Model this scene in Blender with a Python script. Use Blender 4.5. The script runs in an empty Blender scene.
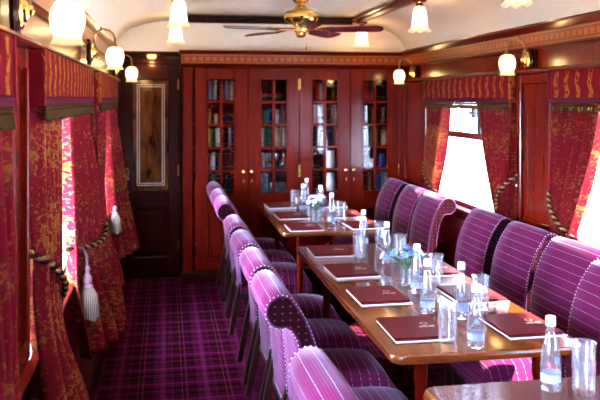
import bpy, math, random
from mathutils import Vector, Matrix
random.seed(7)
PI = math.pi
SC = bpy.context.scene
COL = SC.collection

# ------------------------------------------------------------------ room dimensions
XL, XR = -0.45, 2.247          # inner faces of the two side walls
YF, YB = -1.3, 7.30            # end walls
YC = 7.0                       # front of the bookcase
ZC = 2.10                      # top of the side walls
WIN_L = [(0.40, 2.05), (2.55, 4.20), (4.70, 6.35)]
WIN_R = [(0.30, 1.95), (2.45, 4.10), (4.61, 6.26)]
SILL, HEAD = 0.82, 1.80

# ------------------------------------------------------------------ node helpers
def mat(name):
    m = bpy.data.materials.new(name); m.use_nodes = True
    nt = m.node_tree; nt.nodes.clear()
    out = nt.nodes.new('ShaderNodeOutputMaterial')
    return m, nt, out
def N(nt, typ, **kw):
    n = nt.nodes.new(typ)
    for k, v in kw.items():
        if k in n.inputs: n.inputs[k].default_value = v
        else: setattr(n, k, v)
    return n
def L(nt, a, b): nt.links.new(a, b)
def c4(c): return (c[0], c[1], c[2], 1)
def principled(nt, out, **kw):
    p = nt.nodes.new('ShaderNodeBsdfPrincipled')
    for k, v in kw.items():
        p.inputs[k].default_value = c4(v) if isinstance(v, tuple) and len(v) == 3 else v
    L(nt, p.outputs[0], out.inputs[0]); return p
def ramp(nt, stops, interp='LINEAR'):
    r = nt.nodes.new('ShaderNodeValToRGB'); r.color_ramp.interpolation = interp
    e = r.color_ramp.elements
    while len(e) > 1: e.remove(e[-1])
    e[0].position = stops[0][0]; e[0].color = c4(stops[0][1])
    for p, c in stops[1:]:
        x = e.new(p); x.color = c4(c)
    return r
def mathn(nt, op, a, b=None, c=None):
    n = nt.nodes.new('ShaderNodeMath'); n.operation = op
    for i, v in enumerate((a, b, c)):
        if v is None: continue
        if isinstance(v, (int, float)): n.inputs[i].default_value = v
        else: L(nt, v, n.inputs[i])
    return n.outputs[0]
def mixc(nt, fac, a, b, blend='MIX'):
    n = nt.nodes.new('ShaderNodeMix'); n.data_type = 'RGBA'; n.blend_type = blend
    for sock, v in ((n.inputs[0], fac), (n.inputs[6], a), (n.inputs[7], b)):
        if isinstance(v, (int, float)): sock.default_value = v
        elif isinstance(v, tuple): sock.default_value = c4(v)
        else: L(nt, v, sock)
    return n.outputs[2]
def coords(nt, kind='Object', scale=(1, 1, 1)):
    t = nt.nodes.new('ShaderNodeTexCoord'); mp = nt.nodes.new('ShaderNodeMapping')
    mp.inputs['Scale'].default_value = scale
    L(nt, t.outputs[kind], mp.inputs[0]); return mp.outputs[0]

def plain(name, col, rough=0.5, **kw):
    m, nt, out = mat(name)
    v = coords(nt, 'Object', (1, 1, 1))
    no = N(nt, 'ShaderNodeTexNoise', Scale=40.0, Detail=2.0); L(nt, v, no.inputs['Vector'])
    c = mixc(nt, no.outputs[0], tuple(x * 0.88 for x in col), tuple(min(1, x * 1.1) for x in col))
    kw.setdefault('Specular IOR Level', 0.0 if rough >= 0.5 else 0.25)
    p = principled(nt, out, Roughness=rough, **kw); L(nt, c, p.inputs['Base Color'])
    return m

def wood(name, dark, light, rough=0.3, grain=(14, 14, 1.2), coat=0.22, spec=0.1):
    m, nt, out = mat(name)
    v = coords(nt, 'Object', grain)
    n1 = N(nt, 'ShaderNodeTexNoise', Scale=1.6, Detail=5.0, Distortion=0.6); L(nt, v, n1.inputs['Vector'])
    v2 = coords(nt, 'Object', tuple(g * 7 for g in grain))
    n2 = N(nt, 'ShaderNodeTexNoise', Scale=2.0, Detail=2.0); L(nt, v2, n2.inputs['Vector'])
    f = mathn(nt, 'ADD', mathn(nt, 'MULTIPLY', n1.outputs[0], 0.75), mathn(nt, 'MULTIPLY', n2.outputs[0], 0.25))
    r = ramp(nt, [(0.22, dark), (0.80, light)]); L(nt, f, r.inputs[0])
    p = principled(nt, out, Roughness=rough); p.inputs['Coat Weight'].default_value = coat; p.inputs['Specular IOR Level'].default_value = spec
    p.inputs['Coat Roughness'].default_value = 0.12
    L(nt, r.outputs[0], p.inputs['Base Color'])
    return m

M = {}
M['mahogany'] = wood('mahogany', (0.044, 0.0018, 0.0005), (0.112, 0.0053, 0.0009), 0.26)
M['mahogany_h'] = wood('mahogany_horizontal', (0.044, 0.0018, 0.0005), (0.112, 0.0053, 0.0009), 0.28, (14, 1.2, 14))
M['mahogany_x'] = wood('mahogany_crosswise', (0.044, 0.0018, 0.0005), (0.112, 0.0053, 0.0009), 0.28, (1.2, 14, 14))
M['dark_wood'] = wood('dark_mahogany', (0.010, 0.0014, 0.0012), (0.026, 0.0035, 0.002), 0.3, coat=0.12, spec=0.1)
M['leg_wood'] = wood('dark_chair_wood', (0.007, 0.002, 0.002), (0.02, 0.005, 0.004), 0.35, coat=0.1, spec=0.15)
M['table_wood'] = wood('table_wood', (0.075, 0.0135, 0.002), (0.155, 0.034, 0.006), 0.16, (16, 1.1, 16), 0.5, 0.3)
M['interior'] = plain('cabinet_interior', (0.05, 0.008, 0.005), 0.5)
M['brass'] = plain('polished_brass', (0.75, 0.48, 0.14), 0.18, Metallic=1.0)
M['old_brass'] = plain('antique_brass', (0.34, 0.2, 0.07), 0.3, Metallic=1.0)
M['chrome'] = plain('dark_iron', (0.08, 0.08, 0.09), 0.4, Metallic=0.8)
M['white_paint'] = plain('white_window_paint', (0.75, 0.75, 0.74), 0.4)
M['burgundy'] = plain('burgundy_lacquer', (0.06, 0.004, 0.008), 0.25)
M['paper'] = plain('white_paper', (0.82, 0.83, 0.88), 0.6)
M['pages'] = plain('book_pages', (0.72, 0.66, 0.52), 0.8)
M['leather'] = plain('burgundy_leather', (0.070, 0.007, 0.008), 0.42, **{'Specular IOR Level': 0.02})
M['gilt'] = plain('gilt_print', (0.36, 0.26, 0.19), 0.35)
M['cap'] = plain('white_bottle_cap', (0.6, 0.63, 0.72), 0.35)
M['labelblue'] = plain('blue_bottle_print', (0.12, 0.18, 0.5), 0.5)
M['labelwhite'] = plain('pale_bottle_label', (0.26, 0.30, 0.38), 0.5)
M['tassel'] = plain('beige_tassel_silk', (0.11, 0.072, 0.05), 0.6)
M['tassel_head'] = plain('rose_tassel_knot', (0.16, 0.08, 0.09), 0.6)
M['rope_gold'] = plain('gold_cord', (0.15, 0.085, 0.028), 0.5)
M['rope_dark'] = plain('dark_cord', (0.02, 0.006, 0.01), 0.6)
M['fringe'] = plain('bronze_fringe', (0.036, 0.017, 0.006), 0.5)
M['braid'] = plain('dark_plum_braid', (0.055, 0.008, 0.014), 0.7)
M['leaf'] = plain('green_leaf', (0.035, 0.09, 0.035), 0.5)
M['petal_white'] = plain('white_petal', (0.82, 0.80, 0.86), 0.6)
M['petal_blue'] = plain('blue_petal', (0.13, 0.24, 0.46), 0.6)
M['ceramic'] = plain('white_ceramic', (0.75, 0.73, 0.72), 0.3)
M['stud'] = plain('pale_stud', (0.6, 0.5, 0.6), 0.35, Metallic=0.3)
M['concrete'] = plain('pale_platform', (0.62, 0.62, 0.6), 0.9)
M['roof_white'] = plain('cream_roof', (0.80, 0.72, 0.58), 0.6)

def emit_shade(name, col, lo, hi, z0, z1):
    """frosted glass lit by the bulb inside it: brightest round the bulb"""
    m, nt, out = mat(name)
    v = coords(nt, 'Object'); sp = nt.nodes.new('ShaderNodeSeparateXYZ'); L(nt, v, sp.inputs[0])
    mr = nt.nodes.new('ShaderNodeMapRange'); L(nt, sp.outputs[2], mr.inputs[0])
    mr.inputs[1].default_value = z0; mr.inputs[2].default_value = z1
    r = ramp(nt, [(0.0, (lo,) * 3), (0.12, (lo * 2,) * 3), (0.34, (hi,) * 3), (0.74, (hi,) * 3), (1.0, (lo * 3,) * 3)])
    L(nt, mr.outputs[0], r.inputs[0])
    p = N(nt, 'ShaderNodeBsdfPrincipled', Roughness=0.3); p.inputs['Base Color'].default_value = (0.03, 0.025, 0.02, 1)
    t = N(nt, 'ShaderNodeBsdfTransparent'); t.inputs[0].default_value = (1, .93, .8, 1)   # thin frosted glass lets half the bulb's light through
    mx = N(nt, 'ShaderNodeMixShader'); mx.inputs[0].default_value = 0.6
    L(nt, t.outputs[0], mx.inputs[1]); L(nt, p.outputs[0], mx.inputs[2]); L(nt, mx.outputs[0], out.inputs[0])
    p.inputs['Emission Color'].default_value = c4(col)
    st = mathn(nt, 'MULTIPLY', r.outputs[0], 10.0)
    L(nt, st, p.inputs['Emission Strength'])
    return m
M['sconce_glass'] = emit_shade('frosted_sconce_glass', (1.0, 0.70, 0.33), 0.03, 0.26, -0.085, 0.06)
M['tulip_glass'] = emit_shade('frosted_tulip_glass', (1.0, 0.78, 0.48), 0.035, 0.24, -0.09, 0.08)
M['down_glass'] = emit_shade('amber_downlight_glass', (1.0, 0.6, 0.15), 0.15, 0.2, -0.05, 0.0)

def glass(name, tint=(1, 1, 1), refl=1.0, rough=0.02, glare=0.0):
    m, nt, out = mat(name)
    t = N(nt, 'ShaderNodeBsdfTransparent'); t.inputs[0].default_value = c4(tint)
    g = N(nt, 'ShaderNodeBsdfGlossy'); g.inputs['Roughness'].default_value = rough
    f = N(nt, 'ShaderNodeLayerWeight', Blend=0.5)
    mx = N(nt, 'ShaderNodeMixShader')
    sch = mathn(nt, 'ADD', 0.045, mathn(nt, 'MULTIPLY', mathn(nt, 'POWER', f.outputs['Facing'], 3.5), 0.9))
    L(nt, mathn(nt, 'MULTIPLY', sch, refl), mx.inputs[0])
    L(nt, t.outputs[0], mx.inputs[1]); L(nt, g.outputs[0], mx.inputs[2])
    if glare:      # white haze mixed in to stand for backlit glare on the glass
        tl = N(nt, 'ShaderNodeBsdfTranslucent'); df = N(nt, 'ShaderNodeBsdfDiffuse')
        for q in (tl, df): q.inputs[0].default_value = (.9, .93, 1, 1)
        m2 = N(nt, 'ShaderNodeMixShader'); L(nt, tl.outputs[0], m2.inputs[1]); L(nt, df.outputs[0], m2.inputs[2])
        m3 = N(nt, 'ShaderNodeMixShader'); m3.inputs[0].default_value = glare
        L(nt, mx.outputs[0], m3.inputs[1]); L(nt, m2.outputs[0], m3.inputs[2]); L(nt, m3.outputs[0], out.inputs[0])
    else: L(nt, mx.outputs[0], out.inputs[0])
    return m
M['pane'] = glass('window_glass', (0.97, 0.98, 0.98), 0.8)
M['case_pane'] = glass('bookcase_glass', (0.95, 0.95, 0.96), 0.6, 0.02)
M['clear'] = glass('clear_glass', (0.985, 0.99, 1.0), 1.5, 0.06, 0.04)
def water():
    m, nt, out = mat('still_water')
    t = N(nt, 'ShaderNodeBsdfTransparent'); t.inputs[0].default_value = (0.95, 0.97, 1, 1)
    g = N(nt, 'ShaderNodeBsdfGlass', IOR=1.33); g.inputs['Roughness'].default_value = 0.02
    mx = N(nt, 'ShaderNodeMixShader'); mx.inputs[0].default_value = 0.25
    L(nt, t.outputs[0], mx.inputs[1]); L(nt, g.outputs[0], mx.inputs[2]); L(nt, mx.outputs[0], out.inputs[0])
    return m
M['water'] = water()

def damask(name, trans, flowers=False, stripe=False):
    m, nt, out = mat(name)
    v = coords(nt, 'UV')
    sp = nt.nodes.new('ShaderNodeSeparateXYZ'); L(nt, v, sp.inputs[0])
    nz = N(nt, 'ShaderNodeTexNoise', Scale=9.0, Detail=2.0); L(nt, v, nz.inputs['Vector'])
    if stripe:
        u = mathn(nt, 'ADD', sp.outputs[0], mathn(nt, 'MULTIPLY', mathn(nt, 'SINE', mathn(nt, 'MULTIPLY', sp.outputs[1], 60.0)), 0.010))
        u = mathn(nt, 'ADD', u, mathn(nt, 'MULTIPLY', mathn(nt, 'SUBTRACT', nz.outputs[0], 0.5), 0.05))
        fr = mathn(nt, 'FRACT', mathn(nt, 'DIVIDE', u, 0.118))
        d = mathn(nt, 'ABSOLUTE', mathn(nt, 'SUBTRACT', fr, 0.5))
        m2 = N(nt, 'ShaderNodeTexNoise', Scale=45.0, Detail=1.0); L(nt, v, m2.inputs['Vector'])
        mask = mathn(nt, 'MULTIPLY', mathn(nt, 'LESS_THAN', d, 0.18), mathn(nt, 'GREATER_THAN', m2.outputs[0], 0.43))
        base = mixc(nt, nz.outputs[0], (0.070, 0.0030, 0.005), (0.095, 0.0042, 0.0075))
        col = mixc(nt, mask, base, (0.15, 0.042, 0.008))
    else:
        wn = N(nt, 'ShaderNodeTexNoise', Scale=44.0, Detail=3.0, Distortion=1.4); L(nt, v, wn.inputs['Vector'])
        band = mathn(nt, 'ABSOLUTE', mathn(nt, 'SUBTRACT', mathn(nt, 'FRACT', mathn(nt, 'DIVIDE',
              mathn(nt, 'ADD', sp.outputs[0], mathn(nt, 'MULTIPLY', mathn(nt, 'SINE', mathn(nt, 'MULTIPLY', sp.outputs[1], 22.0)), 0.03)), 0.20)), 0.5))
        thr = mathn(nt, 'ADD', 0.475, mathn(nt, 'MULTIPLY', band, 0.34))
        mr = nt.nodes.new('ShaderNodeMapRange'); mr.interpolation_type = 'SMOOTHSTEP'; mr.inputs[1].default_value = -.05; mr.inputs[2].default_value = .06
        L(nt, mathn(nt, 'SUBTRACT', wn.outputs[0], thr), mr.inputs[0]); mask = mr.outputs[0]
        base = mixc(nt, nz.outputs[0], (0.075, 0.0025, 0.0055), (0.105, 0.0042, 0.0085))
        col = mixc(nt, mask, base, (0.16, 0.052, 0.012))
    p = N(nt, 'ShaderNodeBsdfPrincipled', Roughness=0.9); p.inputs['Specular IOR Level'].default_value = 0.0
    L(nt, col, p.inputs['Base Color'])
    tr = N(nt, 'ShaderNodeBsdfTranslucent'); L(nt, mixc(nt, 0.45, col, (0.9, 0.35, 0.45)), tr.inputs[0])
    mx = N(nt, 'ShaderNodeMixShader'); mx.inputs[0].default_value = trans
    L(nt, p.outputs[0], mx.inputs[1]); L(nt, tr.outputs[0], mx.inputs[2]); L(nt, mx.outputs[0], out.inputs[0])
    return m
M['damask'] = damask('crimson_gold_damask', 0.03)
M['pelmet'] = damask('crimson_gold_pelmet_fabric', 0.0, stripe=True)

def chair_fabric(name, base, base2, line, period, duty=0.10, dots=False, sheen=0.28):
    m, nt, out = mat(name)
    v = coords(nt, 'UV'); sp = nt.nodes.new('ShaderNodeSeparateXYZ'); L(nt, v, sp.inputs[0])
    fr = mathn(nt, 'FRACT', mathn(nt, 'DIVIDE', sp.outputs[1], period))
    ln = mathn(nt, 'LESS_THAN', fr, duty)
    dash = mathn(nt, 'LESS_THAN', mathn(nt, 'FRACT', mathn(nt, 'DIVIDE', sp.outputs[0], 0.014 if not dots else 0.03)), 0.55 if not dots else 0.25)
    mask = mathn(nt, 'MULTIPLY', ln, dash)
    fine = mathn(nt, 'LESS_THAN', mathn(nt, 'FRACT', mathn(nt, 'DIVIDE', sp.outputs[1], period / 5.0)), 0.35)
    w = N(nt, 'ShaderNodeTexNoise', Scale=220.0, Detail=1.0); L(nt, v, w.inputs['Vector'])
    b = mixc(nt, mathn(nt, 'MULTIPLY', fine, 0.75), base, base2)
    b = mixc(nt, mathn(nt, 'MULTIPLY', w.outputs[0], 0.3), b, tuple(x * 0.55 for x in base))
    col = mixc(nt, mask, b, line)
    p = principled(nt, out, Roughness=0.8); p.inputs['Specular IOR Level'].default_value = 0.0; p.inputs['Sheen Weight'].default_value = sheen; p.inputs['Sheen Roughness'].default_value = 0.3
    p.inputs['Sheen Tint'].default_value = (0.9, 0.66, 0.94, 1)
    L(nt, col, p.inputs['Base Color'])
    return m
M['seat_fabric'] = chair_fabric('striped_plum_fabric', (0.058, 0.0034, 0.020), (0.102, 0.013, 0.054), (0.23, 0.22, 0.29), 0.043, 0.045)
M['side_fabric'] = chair_fabric('spotted_plum_fabric', (0.014, 0.002, 0.004), (0.014, 0.002, 0.004), (0.06, 0.03, 0.04), 0.026, 0.22, True, 0.0)
M['piping'] = plain('dark_plum_piping', (0.05, 0.014, 0.04), 0.6)

def tartan():
    m, nt, out = mat('plum_tartan_carpet')
    v = coords(nt, 'Object'); sp = nt.nodes.new('ShaderNodeSeparateXYZ'); L(nt, v, sp.inputs[0])
    P, K, A, B, Y = (0.038, 0.0024, 0.0115), (0.002, 0.0006, 0.0012), (0.014, 0.0007, 0.0026), (0.074, 0.008, 0.034), (0.075, 0.045, 0.012)
    stops = [(0.0, A), (0.085, K), (0.105, A), (0.14, P), (0.30, B), (0.40, P), (0.455, K), (0.475, P), (0.51, K), (0.53, P),
             (0.60, A), (0.785, Y), (0.80, A), (0.88, B), (0.92, A)]
    def sett(ax, off):
        r = ramp(nt, stops, 'CONSTANT')
        L(nt, mathn(nt, 'FRACT', mathn(nt, 'DIVIDE', mathn(nt, 'ADD', sp.outputs[ax], off), 0.25)), r.inputs[0])
        return r.outputs[0]
    a, b = sett(0, 0.10 + 5), sett(1, 0.04 + 5)
    tw = mathn(nt, 'LESS_THAN', mathn(nt, 'FRACT', mathn(nt, 'MULTIPLY', mathn(nt, 'ADD', sp.outputs[0], sp.outputs[1]), 140.0)), 0.5)
    col = mixc(nt, mathn(nt, 'ADD', 0.38, mathn(nt, 'MULTIPLY', tw, 0.24)), a, b)
    p = principled(nt, out, Roughness=0.95); p.inputs['Specular IOR Level'].default_value = 0.0; L(nt, col, p.inputs['Base Color'])
    
    return m
M['tartan'] = tartan()

def cream_ceiling():
    m, nt, out = mat('cream_textured_ceiling')
    v = coords(nt, 'Object')
    n1 = N(nt, 'ShaderNodeTexNoise', Scale=90.0, Detail=3.0); L(nt, v, n1.inputs['Vector'])
    c = mixc(nt, n1.outputs[0], (0.72, 0.61, 0.44), (0.81, 0.71, 0.54))
    p = principled(nt, out, Roughness=0.5); L(nt, c, p.inputs['Base Color'])
    b = N(nt, 'ShaderNodeBump', Strength=0.25, Distance=0.004); L(nt, n1.outputs[0], b.inputs['Height']); L(nt, b.outputs[0], p.inputs['Normal'])
    return m
M['cream'] = cream_ceiling()

def inlay(name, axis):
    """mahogany frieze with a repeated gold marquetry band"""
    m, nt, out = mat(name)
    v = coords(nt, 'Object'); sp = nt.nodes.new('ShaderNodeSeparateXYZ'); L(nt, v, sp.inputs[0])
    f = mathn(nt, 'FRACT', mathn(nt, 'DIVIDE', mathn(nt, 'ADD', sp.outputs[axis], 10.0), 0.062))
    a = mathn(nt, 'MULTIPLY', mathn(nt, 'GREATER_THAN', f, 0.12), mathn(nt, 'LESS_THAN', f, 0.78))
    z = mathn(nt, 'ABSOLUTE', mathn(nt, 'SUBTRACT', sp.outputs[2], 2.028))
    a = mathn(nt, 'MULTIPLY', a, mathn(nt, 'LESS_THAN', z, 0.017))
    lines = mathn(nt, 'MULTIPLY', mathn(nt, 'GREATER_THAN', z, 0.030), mathn(nt, 'LESS_THAN', z, 0.036))
    mask = mathn(nt, 'ADD', mathn(nt, 'MULTIPLY', a, 0.75), lines)
    nz = N(nt, 'ShaderNodeTexNoise', Scale=60.0); L(nt, v, nz.inputs['Vector'])
    base = mixc(nt, nz.outputs[0], (0.105, 0.011, 0.0015), (0.15, 0.018, 0.0025))
    col = mixc(nt, mask, base, (0.26, 0.07, 0.010))
    p = principled(nt, out, Roughness=0.35); p.inputs['Coat Weight'].default_value = 0.12; p.inputs['Specular IOR Level'].default_value = 0.2
    L(nt, col, p.inputs['Base Color']); return m
M['inlay_x'] = inlay('marquetry_crosswise', 0)
M['inlay_y'] = inlay('marquetry_lengthwise', 1)
def amber_glow():
    m, nt, out = mat('obscured_amber_glass')
    v = coords(nt, 'Object', (3, 3, 0.8))
    n1 = N(nt, 'ShaderNodeTexNoise', Scale=3.0, Detail=4.0, Distortion=1.5); L(nt, v, n1.inputs['Vector'])
    r = ramp(nt, [(0.35, (0.03, 0.008, 0.002)), (0.7, (0.13, 0.045, 0.011))]); L(nt, n1.outputs[0], r.inputs[0])  # glow of reflections and light behind, painted into an opaque pane
    p = principled(nt, out, Roughness=0.08); L(nt, r.outputs[0], p.inputs['Base Color']); return m
M['amber_glow'] = amber_glow()
M['etch'] = plain('etched_frost', (0.55, 0.52, 0.55), 0.4)

# ------------------------------------------------------------------ mesh helpers
class MB:
    def __init__(s): s.v = []; s.f = []; s.uv = []; s.mi = []; s.cur = 0
    def add(s, vs, fs, uvs=None):
        b = len(s.v); s.v += [tuple(v) for v in vs]
        for i, f in enumerate(fs):
            s.f.append(tuple(b + j for j in f)); s.mi.append(s.cur)
            s.uv.append(uvs[i] if uvs else [(0, 0)] * len(f))
        return s
    def box(s, x0, x1, y0, y1, z0, z1, bev=0.0):
        if bev <= 0:
            vs = [(x, y, z) for x in (x0, x1) for y in (y0, y1) for z in (z0, z1)]
            fs = [(0, 1, 3, 2), (4, 6, 7, 5), (0, 4, 5, 1), (2, 3, 7, 6), (0, 2, 6, 4), (1, 5, 7, 3)]
            uv = []
            for f in fs:
                pts = [vs[i] for i in f]
                if len({p[0] for p in pts}) == 1: uv.append([(p[1], p[2]) for p in pts])
                elif len({p[1] for p in pts}) == 1: uv.append([(p[0], p[2]) for p in pts])
                else: uv.append([(p[0], p[1]) for p in pts])
            return s.add(vs, fs, uv)
        b = min(bev, (x1 - x0) * .45, (y1 - y0) * .45, (z1 - z0) * .45)
        X, Y, Z = (x0, x1), (y0, y1), (z0, z1)
        vs = []; idx = {}
        for i in (0, 1):
            for j in (0, 1):
                for k in (0, 1):
                    sx, sy, sz = (b if i == 0 else -b), (b if j == 0 else -b), (b if k == 0 else -b)
                    for a, d in (('x', (0, sy, sz)), ('y', (sx, 0, sz)), ('z', (sx, sy, 0))):
                        idx[(i, j, k, a)] = len(vs); vs.append((X[i] + d[0], Y[j] + d[1], Z[k] + d[2]))
        q = lambda i, j, k, a: idx[(i, j, k, a)]
        fs = []
        for i in (0, 1):
            o = [(0, 0), (1, 0), (1, 1), (0, 1)]
            if i == 0: o = o[::-1]
            fs.append([q(i, a, c, 'x') for a, c in o])
            fs.append([q(c, i, a, 'y') for a, c in o])
            fs.append([q(a, c, i, 'z') for a, c in o])
        for i in (0, 1):
            for j in (0, 1):
                fs.append([q(i, j, 0, 'x'), q(i, j, 1, 'x'), q(i, j, 1, 'y'), q(i, j, 0, 'y')])
                fs.append([q(i, 0, j, 'x'), q(i, 1, j, 'x'), q(i, 1, j, 'z'), q(i, 0, j, 'z')])
                fs.append([q(0, i, j, 'y'), q(1, i, j, 'y'), q(1, i, j, 'z'), q(0, i, j, 'z')])
                for k in (0, 1): fs.append([q(i, j, k, 'x'), q(i, j, k, 'y'), q(i, j, k, 'z')])
        uv = [[(vs[i][0] + vs[i][1], vs[i][2]) for i in f] for f in fs]
        return s.add(vs, fs, uv)
    def lathe(s, prof, n=20, c=(0, 0, 0), axis='z', sx=1.0, sy=1.0, wave=None, cap=True):
        vs, fs = [], []
        for k, (r, z) in enumerate(prof):
            for i in range(n):
                a = 2 * PI * i / n; zz = z; rr = r
                if wave: rr, zz = wave(k, a, r, z)
                p = (rr * math.cos(a) * sx, rr * math.sin(a) * sy, zz)
                if axis == 'x': p = (p[2], p[0], p[1])
                if axis == 'y': p = (p[1], p[2], p[0])
                vs.append((p[0] + c[0], p[1] + c[1], p[2] + c[2]))
        for k in range(len(prof) - 1):
            for i in range(n):
                j = (i + 1) % n
                fs.append((k * n + i, k * n + j, (k + 1) * n + j, (k + 1) * n + i))
        if cap:
            if prof[0][0] > 1e-4: fs.append(tuple(range(n))[::-1])
            if prof[-1][0] > 1e-4: fs.append(tuple((len(prof) - 1) * n + i for i in range(n)))
        return s.add(vs, fs)
    def tube(s, pts, r, n=8, cap=True):
        pts = [Vector(p) for p in pts]; m = len(pts)
        rr = r if isinstance(r, (list, tuple)) else [r] * m
        vs, fs = [], []; up = None
        for i, p in enumerate(pts):
            t = (pts[min(i + 1, m - 1)] - pts[max(i - 1, 0)]).normalized()
            if up is None:
                up = Vector((0, 0, 1)) if abs(t.z) < 0.9 else Vector((1, 0, 0))
            a = t.cross(up); 
            if a.length < 1e-5: a = t.orthogonal()
            a.normalize(); up = a.cross(t).normalized()
            for k in range(n):
                w = 2 * PI * k / n
                vs.append(p + a * (rr[i] * math.cos(w)) + up * (rr[i] * math.sin(w)))
        for i in range(m - 1):
            for k in range(n):
                j = (k + 1) % n
                fs.append((i * n + k, i * n + j, (i + 1) * n + j, (i + 1) * n + k))
        if cap: fs.append(tuple(range(n))[::-1]); fs.append(tuple((m - 1) * n + k for k in range(n)))
        return s.add(vs, fs)
    def prism(s, poly, a0, a1, plane='xz'):
        """closed outline extruded along the remaining axis"""
        def P(p, t):
            return {'xz': (p[0], t, p[1]), 'xy': (p[0], p[1], t), 'yz': (t, p[0], p[1])}[plane]
        n = len(poly); vs = [P(p, a0) for p in poly] + [P(p, a1) for p in poly]
        ar = [0]
        for i in range(n): ar.append(ar[-1] + math.dist(poly[i], poly[(i + 1) % n]))
        fs, uv = [], []
        for i in range(n):
            j = (i + 1) % n
            fs.append((i, j, n + j, n + i)); uv.append([(a0, ar[i]), (a0, ar[i + 1]), (a1, ar[i + 1]), (a1, ar[i])])
        fs.append(tuple(range(n))[::-1]); uv.append([poly[i] for i in range(n)][::-1])
        fs.append(tuple(range(n, 2 * n))); uv.append([poly[i] for i in range(n)])
        return s.add(vs, fs, uv)
    def grid(s, rows, uvrows=None):
        h, w = len(rows), len(rows[0])
        vs = [p for r in rows for p in r]; fs, uv = [], []
        for i in range(h - 1):
            for j in range(w - 1):
                q = (i * w + j, i * w + j + 1, (i + 1) * w + j + 1, (i + 1) * w + j)
                fs.append(q)
                uv.append([uvrows[k // w][k % w] for k in q] if uvrows else [(0, 0)] * 4)
        return s.add(vs, fs, uv)
    def xf(s, mtx, start=0):
        s.v = s.v[:start] + [tuple(mtx @ Vector(v)) for v in s.v[start:]]; return s
    def build(s, name, mats, parent=None, smooth=None, loc=None):
        me = bpy.data.meshes.new(name)
        me.from_pydata(s.v, [], s.f)
        for m in (mats if isinstance(mats, (list, tuple)) else [mats]): me.materials.append(m)
        ul = me.uv_layers.new(name='UVMap'); k = 0
        for p, u in zip(me.polygons, s.uv):
            for q in u: ul.data[k].uv = q; k += 1
        for p, mi in zip(me.polygons, s.mi): p.material_index = mi
        me.validate(); me.update()
        if smooth is not None:
            for p in me.polygons: p.use_smooth = True
            me.set_sharp_from_angle(angle=math.radians(smooth))
        o = bpy.data.objects.new(name, me); COL.objects.link(o)
        if parent: o.parent = parent
        if loc: o.location = loc
        return o
def solid(o, t, off=0.0):
    m = o.modifiers.new('solid', 'SOLIDIFY'); m.thickness = t; m.offset = off; return o

def tag(o, label=None, cat=None, group=None, kind=None):
    if label: o['label'] = label
    if cat: o['category'] = cat
    if group: o['group'] = group
    if kind: o['kind'] = kind
    return o
def thing(name, label, cat, loc=(0, 0, 0), rz=0, group=None):
    o = bpy.data.objects.new(name, None); COL.objects.link(o); o.empty_display_size = 0.05
    o.location = loc; o.rotation_euler = (0, 0, rz)
    return tag(o, label, cat, group)
def struct(o, label=None, cat=None): return tag(o, label, cat, None, 'structure')
def dup(root, loc, rz=0.0, label=None, group=None):
    r = root.copy(); COL.objects.link(r); r.location = loc; r.rotation_euler = (0, 0, rz)
    if label: r['label'] = label
    if group: r['group'] = group
    for ch in root.children:
        c = ch.copy(); COL.objects.link(c); c.parent = r
        for g in ch.children:
            d = g.copy(); COL.objects.link(d); d.parent = c
    return r

# ------------------------------------------------------------------ the setting
b = MB(); b.box(XL - .06, XR + .06, YF, YB + .06, -0.05, 0.0)
struct(b.build('floor', M['tartan']), 'plum and purple tartan carpet', 'floor')

# side walls with window openings
def side_wall(name, xin, sgn, wins, label):
    x0, x1 = sorted((xin, xin + sgn * 0.06))
    b = MB()
    b.box(x0, x1, YF, YB, 0, SILL); b.box(x0, x1, YF, YB, HEAD, ZC + .03)
    ys = [YF] + [y for w in wins for y in w] + [YB]
    for i in range(0, len(ys), 2): b.box(x0, x1, ys[i], ys[i + 1], SILL, HEAD)
    return struct(b.build(name, M['mahogany']), label, 'wall')
side_wall('wall_left', XL, -1, WIN_L, 'mahogany side wall on the aisle side')
side_wall('wall_right', XR, 1, WIN_R, 'mahogany side wall behind the right row of chairs')
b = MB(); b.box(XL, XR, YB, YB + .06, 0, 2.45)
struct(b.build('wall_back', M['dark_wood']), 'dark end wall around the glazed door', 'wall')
b = MB(); b.box(XL, XR, YF - .06, YF, 0, 2.45)
struct(b.build('wall_front', M['mahogany']), 'end wall behind the viewer', 'wall')

# coved ceiling: one cross-section swept along the carriage
MX0, MX1 = 0.088, 1.748
def cove():
    pts = []
    for i in range(13):
        t = i / 12 * PI / 2
        pts.append((XL - 0.005 + (MX0 - XL + 0.005) * (1 - math.cos(t)) , ZC + (2.375 - ZC) * math.sin(t) ** 0.9))
    pts += [(MX0 + .04, 2.42), (MX1 - .04, 2.42)]
    for i in range(12, -1, -1):
        t = i / 12 * PI / 2
        pts.append((XR + 0.005 - (XR + 0.005 - MX1) * (1 - math.cos(t)), ZC + (2.375 - ZC) * math.sin(t) ** 0.9))
    return pts
pr = cove()
b = MB(); b.grid([[(x, y, z) for x, z in pr] for y in (YF, 0.5, 2, 3.5, 5, 6.2, YB)])
o = struct(b.build('ceiling', M['cream'], smooth=50), 'cream coved carriage ceiling', 'ceiling'); solid(o, 0.02, 1.0)
# cream tympanum over the bookcase, closing the vault
b = MB(); poly = [(XL, 2.094)] + [(x, z - .003) for x, z in pr] + [(XR, 2.094)]
b.prism(poly, YC + .02, YB, 'xz')
struct(b.build('wall_back_lunette', M['cream']), 'cream end panel above the bookcase cornice', 'wall')
bpy.data.objects['wall_back_lunette'].name = 'wall_end'
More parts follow.
